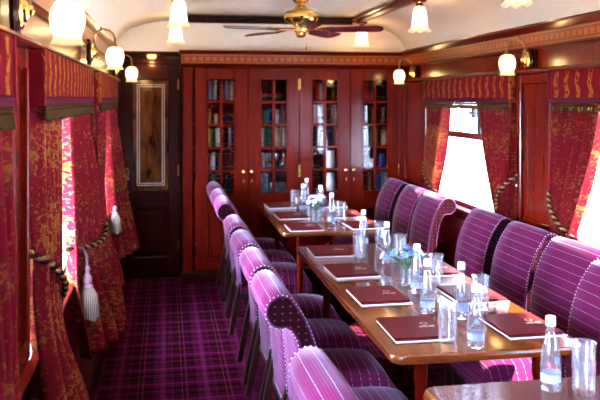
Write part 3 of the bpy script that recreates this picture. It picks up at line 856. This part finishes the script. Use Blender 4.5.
for ti, (tn, left, right) in enumerate((('farthest', [6.48, 5.89, 5.35], [6.46, 5.88, 5.36]), ('middle', [4.47, 3.94, 3.42, 2.90], [4.45, 3.90, 3.37, 2.87]))):
    for side, ys, x, rz in (('aisle', left, .965, 0), ('window', right, 1.40, 0)):
        for i, y in enumerate(ys):
            lab = 'burgundy folder, %s place from the bookcase, %s side of the %s table' % (ORD[i], side, tn)
            g = 'leather folders on the tables'
            loc = (x, y, TZ + .0005); rr = rz + random.uniform(-.04, .04)
            if first: fo.location = loc; fo.rotation_euler.z = rr; tag(fo, lab, 'folder', g); first = False
            else: dup(fo, loc, rr, lab, g)

def make_bottle():
    r = thing('water_bottle', 'x', 'bottle')
    out = [(.0, .002), (.026, 0), (.0305, .006), (.0315, .02), (.0315, .085), (.030, .105), (.0265, .13), (.021, .155), (.0155, .18), (.0135, .195), (.0135, .205), (.0145, .206), (.0145, .212)]
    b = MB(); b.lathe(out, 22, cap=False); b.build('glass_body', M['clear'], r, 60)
    b = MB(); b.lathe([(.0, .005), (.024, .004), (.0283, .01), (.0293, .02), (.0293, .085), (.0278, .105), (.0243, .13), (.0195, .152), (.0, .152)], 20); b.build('water', M['water'], r, 60)
    b = MB(); b.lathe([(.0155, .203), (.0158, .206), (.0158, .227), (.0145, .2315), (0, .232)], 16); b.build('cap', M['cap'], r, 40)
    def patch(r0, z0, z1, a0, a1, m):
        b = MB(); k = 10
        b.grid([[(r0 * math.cos(a0 + (a1 - a0) * i / k), r0 * math.sin(a0 + (a1 - a0) * i / k), z) for i in range(k + 1)] for z in (z0, z1)])
        return b
    lb = patch(.0319, .030, .056, -PI, PI, 0).build('label', M['labelwhite'], r, 60)
    # a round blue print on the shoulder
    b = MB(); k = 14; cz = .102; vs = [(-.0290 * 0, 0, 0)]
    vs = []
    for i in range(k):
        a = 2 * PI * i / k; dy, dz = .009 * math.cos(a), .011 * math.sin(a)
        rad = .0317 - max(0, (cz + dz - .085)) * .085
        th = dy / .03; vs.append((-rad * math.sin(PI / 2 - th) , -rad * math.cos(PI / 2 - th) * 1.0, cz + dz))
    b.add(vs, [tuple(range(k))])
    b.xf(Matrix.Rotation(math.radians(75), 4, 'Z'))
    b.build('print', M['labelblue'], r)
    return r
bo = make_bottle()
BOT = [(1.09, 6.05, 'farthest table, left of the pair by the flowers'), (1.20, 6.49, 'farthest table, tallest in view near its far end'),
       (1.21, 5.94, 'farthest table, just behind the flower vase'), (1.19, 5.44, 'farthest table, alone near its close end'),
       (1.20, 4.57, 'middle table, farthest one near its far end'), (1.21, 4.10, 'middle table, second from its far end'),
       (1.165, 3.45, 'middle table, just in front of the flowers'), (1.10, 3.12, 'middle table, fourth from its far end'),
       (1.215, 3.03, 'middle table, fifth from its far end'), (1.125, 2.665, 'middle table, closest to its near end'),
       (1.19, 2.23, 'nearest table, at its corner beside a tumbler')]
for i, (x, y, t) in enumerate(BOT):
    lab = 'clear water bottle on the ' + t; rz = random.uniform(-.5, .5)
    if i == 0: bo.location = (x, y, TZ + .0005); tag(bo, lab, 'bottle', 'water bottles along the tables')
    else: dup(bo, (x, y, TZ + .0005), rz, lab, 'water bottles along the tables')
def make_glass():
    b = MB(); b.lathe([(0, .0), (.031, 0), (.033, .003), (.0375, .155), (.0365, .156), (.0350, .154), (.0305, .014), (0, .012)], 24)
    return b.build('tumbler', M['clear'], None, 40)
gl = make_glass()
GLS = [(1.06, 6.29, 'farthest table, leftmost by the two far bottles'), (1.28, 5.52, 'farthest table, right of the near bottle'), (1.12, 5.86, 'farthest table, behind the flower vase'),
       (1.29, 6.36, 'farthest table, right of the two far bottles'),
       (1.105, 4.30, 'middle table, left of its farthest bottle'), (1.31, 4.58, 'middle table, right of its farthest bottle'), (1.29, 4.12, 'middle table, right of its second bottle'),
       (1.30, 3.57, 'middle table, right of the flower vase'), (1.33, 3.10, 'middle table, right of its fifth bottle'), (1.04, 2.73, 'middle table, left of its closest bottle'),
       (1.285, 2.20, 'nearest table, at the bottom right corner of the picture')]
for i, (x, y, t) in enumerate(GLS):
    o = gl if i == 0 else gl.copy()
    if i: COL.objects.link(o)
    o.location = (x, y, TZ + .0005); o.rotation_euler.z = i
    tag(o, 'tall clear empty tumbler on the ' + t, 'glass', 'tumblers along the tables')
# small flower vases
def flowers(x, y, blue, label):
    r = thing('flower_vase', label, 'flowers', (x, y, TZ + .0005), 0, 'small flower vases on the tables')
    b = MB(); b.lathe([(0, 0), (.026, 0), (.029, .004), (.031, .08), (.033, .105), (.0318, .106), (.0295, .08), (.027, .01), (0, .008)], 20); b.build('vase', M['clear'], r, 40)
    rnd = random.Random(int(x * 100 + y * 1000)); stems = MB(); heads = []
    for i in range(13):
        a = 2 * PI * i / 13 + rnd.uniform(-.2, .2); rad = rnd.uniform(.02, .115); z = .195 - rad * .5 + rnd.uniform(-.015, .015)
        p = Vector((rad * math.cos(a), rad * math.sin(a), z))
        stems.tube([(.006 * math.cos(a + 2), .006 * math.sin(a + 2), .015), (.01 * math.cos(a), .01 * math.sin(a), .09), tuple(p)], .0012, 5)
        heads.append((p, a, rad))
    for i in range(16):
        a = rnd.uniform(0, 2 * PI); rad = rnd.uniform(.03, .09); z = .15 - rad * .4 + rnd.uniform(-.01, .02); l = rnd.uniform(.03, .045)
        t = Vector((math.cos(a), math.sin(a), .25)).normalized(); s = t.cross(Vector((0, 0, 1))).normalized(); c = Vector((rad * math.cos(a), rad * math.sin(a), z))
        vs = [c - t * l * .5, c - t * .1 * l + s * .010 + Vector((0, 0, .004)), c + t * l * .5, c - t * .1 * l - s * .010 + Vector((0, 0, .004)), c + Vector((0, 0, -.002))]
        solid(MB().add(vs, [(0, 1, 4), (1, 2, 4), (2, 3, 4), (3, 0, 4)]).build('leaf', M['leaf'], r), .0008)
        stems.tube([(.008 * math.cos(a), .008 * math.sin(a), .08), tuple(c - t * l * .5)], .001, 4)
    stems.build('stem', M['leaf'], r)
    for i, (p, a, rad) in enumerate(heads):
        b = MB(); nrm = (p - Vector((0, 0, .08))).normalized(); q = nrm.to_track_quat('Z', 'Y').to_matrix().to_4x4()
        for lay, (m, ln, tilt) in enumerate(((7, .024, .35), (6, .018, .8), (4, .012, 1.15))):
            for k in range(m):
                w = 2 * PI * k / m + lay * .4; ct, st = math.cos(tilt), math.sin(tilt)
                pts = [(0, 0, 0), (ln * .55 * ct, -.0065, ln * .55 * st), (ln * ct, -.003, ln * st), (ln * ct, .003, ln * st), (ln * .55 * ct, .0065, ln * .55 * st)]
                b.add([(u * math.cos(w) - v * math.sin(w), u * math.sin(w) + v * math.cos(w), z) for u, v, z in pts], [(0, 1, 2, 3, 4)])
        b.xf(Matrix.Translation(p) @ q)
        solid(b.build('flower', M['petal_blue'] if (i % 3 == 0) == (not blue) and blue is not None and i % 2 == 0 else (M['petal_blue'] if blue and i % 2 else M['petal_white']), r), .0006)
flowers(1.11, 5.62, False, 'small vase of white flowers on the farthest table')
flowers(1.16, 3.60, True, 'small vase of blue and white flowers on the middle table')

# ------------------------------------------------------------------ pelmets and curtains
def pelmet(xin, d, y0, y1, label):
    r = thing('pelmet', label, 'pelmet', (0, 0, 0), 0, 'fringed pelmets over the windows')
    X = lambda a: xin + d * a
    def bx(b, a0, a1, ya, yb, z0, z1, bev=0):
        xs = sorted((X(a0), X(a1))); b.box(xs[0], xs[1], ya, yb, z0, z1, bev)
    b = MB(); bx(b, .062, .072, y0 + .01, y1 - .01, 1.668, 1.822, .004); bx(b, .0, .066, y0 + .01, y1 - .01, 1.80, 1.82); b.build('fabric_front', M['pelmet'], r)
    for q in (y0, y1):
        b = MB(); bx(b, 0, .076, q - .012, q + .012, 1.64, 1.822, .004); b.build('end_board', M['pelmet'], r)
    b = MB(); bx(b, .062, .076, y0 + .012, y1 - .012, 1.640, 1.670, .005); bx(b, .066, .079, y0 + .012, y1 - .012, 1.660, 1.666, .002); b.build('braid', M['braid'], r)
    b = MB(); m = int((y1 - y0 - .03) / .031)
    for i in range(m):
        y = y0 + .02 + (y1 - y0 - .04) * (i + .5) / m
        rr = random.uniform(.85, 1.1)
        b.lathe([(.0, -.052 * rr), (.0125 * rr, -.050 * rr), (.010, -.030), (.0045, -.019), (.009, -.012), (.004, 0)], 7, (X(.070), y, 1.642))
    b.build('fringe', M['fringe'], r, 50)
    return r
pelmet(XL, 1, WIN_L[0][0], WIN_L[0][1], 'red and gold fringed pelmet, nearest one on the left wall at the picture edge')
pelmet(XL, 1, WIN_L[1][0], WIN_L[1][1], 'red and gold fringed pelmet, second along the left wall')
pelmet(XL, 1, WIN_L[2][0], WIN_L[2][1], 'red and gold fringed pelmet on the left wall nearest the end door')
pelmet(XR, -1, WIN_R[1][0], WIN_R[1][1], 'red and gold fringed pelmet over the right window at the picture edge')
pelmet(XR, -1, WIN_R[2][0], WIN_R[2][1], 'red and gold fringed pelmet over the right window nearer the bookcase')

def sm(t): t = max(0, min(1, t)); return t * t * (3 - 2 * t)
def curtain(xin, d, ya, dy, label, wtop=.56, wtie=.20, wbot=.40, zb=.50, seed=0, base=.026, bulge=.012, flare=.13, zt0=1.13, zt1=.90, tilt=0.0):
    rnd = random.Random(seed); npl = 5; ph = rnd.uniform(0, 6)
    rows, uvr = [], []; H = 46; W = 84; ztop = 1.665
    for i in range(H + 1):
        t = i / H; row = []; ur = []
        for j in range(W + 1):
            s = j / W; z = ztop + (zb - ztop) * t
            zt = zt0 + (zt1 - zt0) * s
            if z >= zt:
                q = (ztop - z) / (ztop - zt); w = wtop + (wtie - wtop) * (q ** 1.7 * .75 + .25 * sm(q)); g = q ** 3
            else:
                q = (zt - z) / (zt - zb); w = wtie + (wbot - wtie) * sm(q); g = (1 - q) ** 3
            amp = (.031 + .009 * sm(t * 2.5)) * (1 - .25 * g)
            sn = math.sin(2 * PI * npl * s + ph + .5 * math.sin(3 * t + ph)); off = amp * math.copysign(abs(sn) ** .75, sn) + .010 * math.sin(2 * PI * npl * 2 * s + 2.0 * t + seed) + bulge * g * math.sin(PI * s)
            if z < zt: off += .016 * g + flare * sm(q * .9) * (.6 + .4 * math.sin(PI * min(1, s * 1.1)))
            else: off += .016 * g
            off += tilt * (1 - s) ** .8 * sm(t * 1.5) * (1 if s > .03 else .8)
            row.append((xin + d * (base + off), ya + dy * (.01 + s * w), z)); ur.append((s * 1.0, z))
        rows.append(row); uvr.append(ur)
    b = MB(); b.grid(rows, uvr)
    o = b.build('curtain', M['damask'], None, 80); solid(o, .004)
    return tag(o, label, 'curtain', 'tied-back damask curtains')
def tassel(b_head, b_skirt, c):
    x, y, z = c
    b_head.lathe([(.005, .055), (.012, .05), (.015, .038), (.009, .026), (.012, .018), (.021, .006), (.024, -.012), (.019, -.028), (.026, -.034), (.028, -.042), (.022, -.048), (0, -.048)][::-1], 14, c)
    for k in range(34):
        a = 2 * PI * k / 34
        b_skirt.tube([(x + .021 * math.cos(a), y + .021 * math.sin(a), z - .046), (x + .043 * math.cos(a), y + .043 * math.sin(a), z - .08), (x + .054 * math.cos(a), y + .054 * math.sin(a), z - .18 - .008 * math.sin(5 * a))], .0062, 5)
def tieback(xin, d, ya, dy, label, tas=None, wtie=.20, base=.052, z0=1.18, z1=.88, dip=0.0, tilt=0.0):
    """twisted cord from a wall hook round the gathered curtain"""
    r = thing('curtain_tieback', label, 'tieback', (0, 0, 0), 0, 'twisted cord curtain tiebacks')
    path = []
    for i in range(41):
        s = i / 40
        y = ya + dy * (-.03 + s * (wtie + .06)); z = z0 + (z1 - z0) * s - dip * math.sin(PI * s)
        a = .012 + (base + .046) * math.sin(PI * min(1, s * 1.02)) ** .6 if 0 < s < 1 else .012
        a += tilt * (1 - s) * min(1, s * 8)
        path.append(Vector((xin + d * a, y, z)))
    for k, m in ((0, 'rope_gold'), (1, 'rope_dark')):
        pts = []
        for i in range(len(path) * 4 - 3):
            q = i / 4; i0 = min(int(q), len(path) - 2); p = path[i0].lerp(path[i0 + 1], q - i0)
            w = q * 1.6 + k * PI
            pts.append(p + Vector((d * .005 * math.cos(w), dy * .003 * math.sin(w), .006 * math.sin(w))))
        b = MB(); b.tube(pts, .0072, 6); b.build('cord', M[m], r, 60)
    b = MB(); b.lathe([(.02, 0), (.02, .004), (.006, .008), (.006, .02), (.011, .024), (0, .03)], 10, (0, 0, 0), 'x')
    b.v = [(xin + d * x, ya + dy * (-.03) + y, z0 - .01 + z) for x, y, z in b.v]; b.build('hook', M['old_brass'], r, 40)
    if tas:
        s, zc = tas; p = path[int(s * 40)]
        cpos = (p.x + d * .02, p.y, zc)
        h, k = MB(), MB(); tassel(h, k, cpos)
        h.tube([tuple(p), (p.x + d * .018, p.y + .012, (p.z + zc) / 2 + .03), (cpos[0], cpos[1], zc + .05)], .006, 6)
        h.tube([(p.x, p.y - .02, p.z + .01), (p.x + d * .018, p.y - .012, (p.z + zc) / 2 + .03), (cpos[0], cpos[1], zc + .05)], .006, 6)
        h.build('tassel_head', M['tassel_head'], r, 50); k.build('tassel_skirt', M['tassel'], r, 60)
    return r
# left wall
curtain(XL, 1, WIN_L[0][1], -1, 'red damask curtain at the far left edge of the picture', seed=1, wtop=.6, wtie=.46, wbot=.56)
curtain(XL, 1, WIN_L[1][0], 1, 'dark red damask curtain beside the near left pillar, tied with a cord', seed=2, wtop=.50, wtie=.40, wbot=.50)
tieback(XL, 1, WIN_L[1][0], 1, 'dark gold twisted cord round the left curtain nearest the viewer', None, .40)
curtain(XL, 1, WIN_L[1][1], -1, 'crimson damask curtain on the left wall with the larger hanging tassel', seed=3, wtop=.86, wtie=.68, wbot=.66, zt0=1.03, zt1=.95, tilt=.10)
tieback(XL, 1, WIN_L[1][1], -1, 'twisted cord with large beige tassel on the middle left curtain', (.86, .85), .68, z0=1.06, z1=1.0, dip=.05, tilt=.08)
curtain(XL, 1, WIN_L[2][0], 1, 'damask curtain half hidden behind the tasselled left curtain', seed=4, wtop=.56, wtie=.44, wbot=.5)
curtain(XL, 1, WIN_L[2][1], -1, 'damask curtain on the left wall nearest the end door', seed=5, wtop=.82, wtie=.62, wbot=.62, zt0=1.03, zt1=.95, tilt=.08)
tieback(XL, 1, WIN_L[2][1], -1, 'twisted cord with small far tassel near the end door', (.90, .87), .62, z0=1.06, z1=1.0, dip=.05, tilt=.065)
# right wall
curtain(XR, -1, WIN_R[2][1], -1, 'damask curtain on the right window nearest the bookcase', seed=6, flare=.02, wtop=.42, wbot=.36)
tieback(XR, -1, WIN_R[2][1], -1, 'cord on the right curtain nearest the bookcase')
curtain(XR, -1, WIN_R[2][0], 1, 'damask curtain on the right window just left of the wooden pillar', seed=7, flare=.02, wtop=.50, wbot=.36)
tieback(XR, -1, WIN_R[2][0], 1, 'cord on the right curtain just left of the wooden pillar')
curtain(XR, -1, WIN_R[1][1], -1, 'damask curtain on the right window just right of the wooden pillar', seed=8, flare=.02, wtop=.50, wbot=.36)
tieback(XR, -1, WIN_R[1][1], -1, 'cord on the right curtain just right of the wooden pillar')

# ------------------------------------------------------------------ lamps
def lamp_light(name, parent, loc, power, col, rad=.025):
    l = bpy.data.lights.new(name, 'POINT'); l.energy = power; l.color = col; l.shadow_soft_size = rad
    o = bpy.data.objects.new(name, l); COL.objects.link(o); o.location = loc; o.parent = parent; return o
def make_sconce():
    """built against a wall that faces +x; origin on the wall at plate height"""
    r = thing('wall_lamp', 'x', 'lamp')
    b = MB(); b.lathe([(.062, 0), (.062, .012), (.052, .022), (.0, .022)], 24, (0, 0, 0), 'x', 1.0, 1.25); b.build('backplate', M['dark_wood'], r, 40)
    b = MB(); b.lathe([(.044, .02), (.046, .026), (.036, .032), (.03, .03), (.026, .04), (.014, .046), (.012, .055), (.0, .06)], 20, (0, 0, 0), 'x', 1, 1.2)
    b.build('rosette', M['brass'], r, 40)
    sh = .15
    pts = [(.05, 0, 0)]
    for i in range(15):
        a = math.radians(200 - 200 * i / 14); pts.append((sh / 2 + .018 + (sh / 2 - .018) * math.cos(a), 0, .075 + .055 * math.sin(a) if a < PI else .075 + .07 * math.sin(a)))
    pts += [(sh, 0, .05), (sh, 0, .035)]
    b = MB(); b.tube(pts, .0055, 8)
    b.lathe([(.0, -.012), (.008, -.008), (.01, 0), (.008, .008), (0, .012)], 10, (sh * .5, 0, .132)); b.build('arm', M['old_brass'], r, 60)
    b = MB(); b.lathe([(.024, .018), (.026, .022), (.022, .03), (.012, .04), (.007, .05), (0, .05)], 16, (sh, 0, 0)); b.build('shade_holder', M['old_brass'], r, 50)
    prof = [(.022, .048), (.035, .041), (.0455, .022), (.0495, -.003), (.0465, -.028), (.0395, -.048), (.037, -.057), (.041, -.068), (.048, -.077)]
    b = MB(); b.lathe(prof, 26, cap=False)
    o = solid(b.build('shade', M['sconce_glass'], r, 60, (sh, 0, -.018)), .003)
    lamp_light('bulb', r, (sh, 0, -.02), 3.6, (1.0, .62, .28))
    return r
sc = make_sconce(); first = True
SCN = [(XL + .022, 2.30, 1.915, 0, 'glowing bell-shaped wall lamp, nearest on the left wall'), (XL + .022, 4.44, 1.925, 0, 'glowing bell-shaped wall lamp, middle of three on the left wall'),
       (XL + .022, 6.62, 1.905, 0, 'glowing bell-shaped wall lamp on the left wall nearest the end door'),
       (XR - .022, 4.43, 1.905, PI, 'glowing bell-shaped wall lamp above the right pillar between windows'), (XR - .022, 6.64, 1.895, PI, 'glowing bell-shaped wall lamp in the corner by the bookcase')]
for x, y, z, rz, lab in SCN:
    if first: sc.location = (x, y, z); sc.rotation_euler.z = rz; tag(sc, lab, 'lamp', 'bell-shaped wall lamps'); first = False
    else: dup(sc, (x, y, z), rz, lab, 'bell-shaped wall lamps')
def make_ceiling_lamp():
    r = thing('ceiling_lamp', 'x', 'lamp')
    b = MB(); b.lathe([(.05, 0), (.05, -.012), (.04, -.022), (0, -.022)][::-1], 20); b.build('ceiling_rose', M['mahogany_x'], r, 40)
    b = MB(); b.lathe([(.0, -.055), (.03, -.055), (.032, -.045), (.022, -.03), (.024, -.02)], 16); b.build('shade_holder', M['brass'], r, 40)
    def wave(k, a, rr, z):
        f = max(0, (k - 5)) / 4
        return rr * (1 + .05 * f * math.cos(8 * a)), z + .010 * f * math.cos(8 * a)
    prof = [(.026, .08), (.034, .074), (.042, .055), (.047, .025), (.050, -.01), (.053, -.04), (.057, -.062), (.064, -.078), (.074, -.088), (.080, -.090)]
    b = MB(); b.lathe(prof, 48, wave=wave, cap=False)
    solid(b.build('shade', M['tulip_glass'], r, 60, (0, 0, -.135)), .003)
    lamp_light('bulb', r, (0, 0, -.14), 5.5, (1.0, .70, .38))
    return r
cl = make_ceiling_lamp(); first = True
for x, y, lab in ((MX0, 6.53, 'frilled tulip ceiling lamp on the left moulding, farther of two'), (MX0, 5.05, 'frilled tulip ceiling lamp on the left moulding, nearer and larger of two'),
                  (MX1, 6.72, 'frilled tulip ceiling lamp just behind the right fan blade'), (MX1, 5.12, 'frilled tulip ceiling lamp at the middle of the right moulding'),
                  (MX1, 3.62, 'frilled tulip ceiling lamp cut off by the top edge of the picture')):
    loc = (x, y, 2.36)
    if first: cl.location = loc; tag(cl, lab, 'lamp', 'tulip ceiling lamps'); first = False
    else: dup(cl, loc, 0, lab, 'tulip ceiling lamps')
r = thing('downlight', 'small flat brass downlight over the end door', 'lamp', (-.12, YC + .17, 2.0935))
b = MB(); b.lathe([(.0, -.032), (.06, -.032), (.112, -.026), (.115, -.018), (.05, -.014), (.045, 0)], 28); b.build('plate', M['brass'], r, 40)
b = MB(); b.lathe([(.0, -.062), (.03, -.06), (.04, -.045), (.042, -.032)], 20); b.build('lens', M['down_glass'], r, 50)
lamp_light('bulb', r, (0, 0, -.10), 1.5, (1.0, .65, .3))

# ------------------------------------------------------------------ ceiling fan
r = thing('ceiling_fan', 'brass ceiling fan with five burgundy blades', 'fan', (.975, 5.5, 0))
b = MB(); b.lathe([(.03, 2.36), (.055, 2.375), (.07, 2.40), (.072, 2.419), (0, 2.42)], 24); b.build('canopy', M['brass'], r, 40)
b = MB(); b.lathe([(.014, 2.31), (.014, 2.37)], 12); b.build('downrod', M['brass'], r, 40)
b = MB(); b.lathe([(0, 2.205), (.06, 2.205), (.09, 2.215), (.118, 2.235), (.126, 2.25), (.126, 2.268), (.115, 2.285), (.12, 2.29), (.10, 2.305), (.06, 2.315), (.045, 2.335), (.03, 2.345), (0, 2.345)], 32)
b.build('motor_housing', M['brass'], r, 35)
b = MB(); b.lathe([(0, 2.110), (.02, 2.112), (.035, 2.125), (.038, 2.15), (.05, 2.155), (.055, 2.17), (.05, 2.19), (.06, 2.206), (0, 2.206)], 24); b.build('switch_housing', M['brass'], r, 35)
for k in range(5):
    a = math.radians(52 + 72 * k); Rm = Matrix.Rotation(a, 4, 'Z')
    pts = []
    for i in range(13):
        w = -PI / 2 + PI * i / 12; pts.append((.545 + .055 * math.cos(w), .062 * math.sin(w)))
    pl = [(.19, -.045), (.30, -.056)] + pts + [(.30, .056), (.19, .045)]
    b = MB(); b.prism(pl, -.003, .003, 'xy'); b.xf(Rm @ Matrix.Translation((0, 0, 2.166)) @ Matrix.Rotation(math.radians(-14), 4, 'X')); b.build('blade', M['burgundy'], r)
    b = MB(); b.prism([(.06, -.012), (.13, -.010), (.17, -.03), (.23, -.036), (.27, -.008), (.27, .008), (.23, .036), (.17, .03), (.13, .010), (.06, .012)], -.004, .004, 'xy')
    b.lathe([(.0, -.012), (.010, -.008), (.012, 0), (.012, .006)], 10, (.235, .018, 0)); b.lathe([(.0, -.012), (.010, -.008), (.012, 0), (.012, .006)], 10, (.235, -.018, 0))
    b.xf(Rm @ Matrix.Translation((0, 0, 2.174)) @ Matrix.Rotation(math.radians(-14), 4, 'X')); b.build('blade_iron', M['brass'], r, 30)
b = MB(); b.tube([(.03, -.02, 2.12), (.034, -.024, 2.07)], .0012, 5); b.lathe([(0, 2.02), (.006, 2.025), (.008, 2.04), (.004, 2.06), (.002, 2.072)], 8, (.034, -.024, 0)); b.build('pull_chain', M['brass'], r, 40)

# ------------------------------------------------------------------ daylight, camera
w = bpy.data.worlds.new('daylight'); SC.world = w; w.use_nodes = True
nt = w.node_tree; nt.nodes.clear()
bg = nt.nodes.new('ShaderNodeBackground'); wo = nt.nodes.new('ShaderNodeOutputWorld')
tc = nt.nodes.new('ShaderNodeTexCoord'); sp = nt.nodes.new('ShaderNodeSeparateXYZ'); L(nt, tc.outputs['Generated'], sp.inputs[0])
rp = ramp(nt, [(0.0, (.70, .80, 1.0)), (0.5, (.66, .80, 1.12)), (1.0, (.45, .64, 1.15))])
mr = nt.nodes.new('ShaderNodeMapRange'); mr.inputs[1].default_value = -1; L(nt, sp.outputs[2], mr.inputs[0]); L(nt, mr.outputs[0], rp.inputs[0])
L(nt, rp.outputs[0], bg.inputs[0])
lf = nt.nodes.new('ShaderNodeMapRange'); lf.interpolation_type = 'SMOOTHSTEP'   # sky strength boosted on the left to light the chairs
for i, v in ((1, -.7), (2, .5), (3, 110.0), (4, 10.0)): lf.inputs[i].default_value = v
L(nt, sp.outputs[0], lf.inputs[0]); L(nt, lf.outputs[0], bg.inputs[1]); L(nt, bg.outputs[0], wo.inputs[0])
s = bpy.data.lights.new('sun', 'SUN'); s.energy = 60.0; s.angle = math.radians(.6); s.color = (1.0, .95, .88)
so = bpy.data.objects.new('sun', s); COL.objects.link(so)
so.rotation_euler = Vector((-.63, .27, -.73)).to_track_quat('-Z', 'Y').to_euler()

cam = bpy.data.cameras.new('camera'); co = bpy.data.objects.new('camera', cam); COL.objects.link(co)
co.location = (0, 0, 1.66); co.rotation_euler = (PI / 2, 0, -math.radians(9.98))
cam.sensor_width = 36; cam.lens = 46.02; cam.shift_y = -(200 - 99.5) / 600; cam.clip_start = .05
cam.dof.use_dof = True; cam.dof.focus_distance = 3.3; cam.dof.aperture_fstop = 4.5
SC.camera = co
SC.view_settings.view_transform = 'Standard'; SC.view_settings.look = 'None'
SC.view_settings.exposure = 1.25; SC.view_settings.gamma = 1.0; SC.view_settings.use_curve_mapping = False
SC.cycles.max_bounces = 10; SC.cycles.diffuse_bounces = 4; SC.cycles.glossy_bounces = 4; SC.cycles.transmission_bounces = 8; SC.cycles.transparent_max_bounces = 24
SC.cycles.sample_clamp_indirect = 8.0; SC.cycles.use_light_tree = True
SC.cycles.use_denoising = True
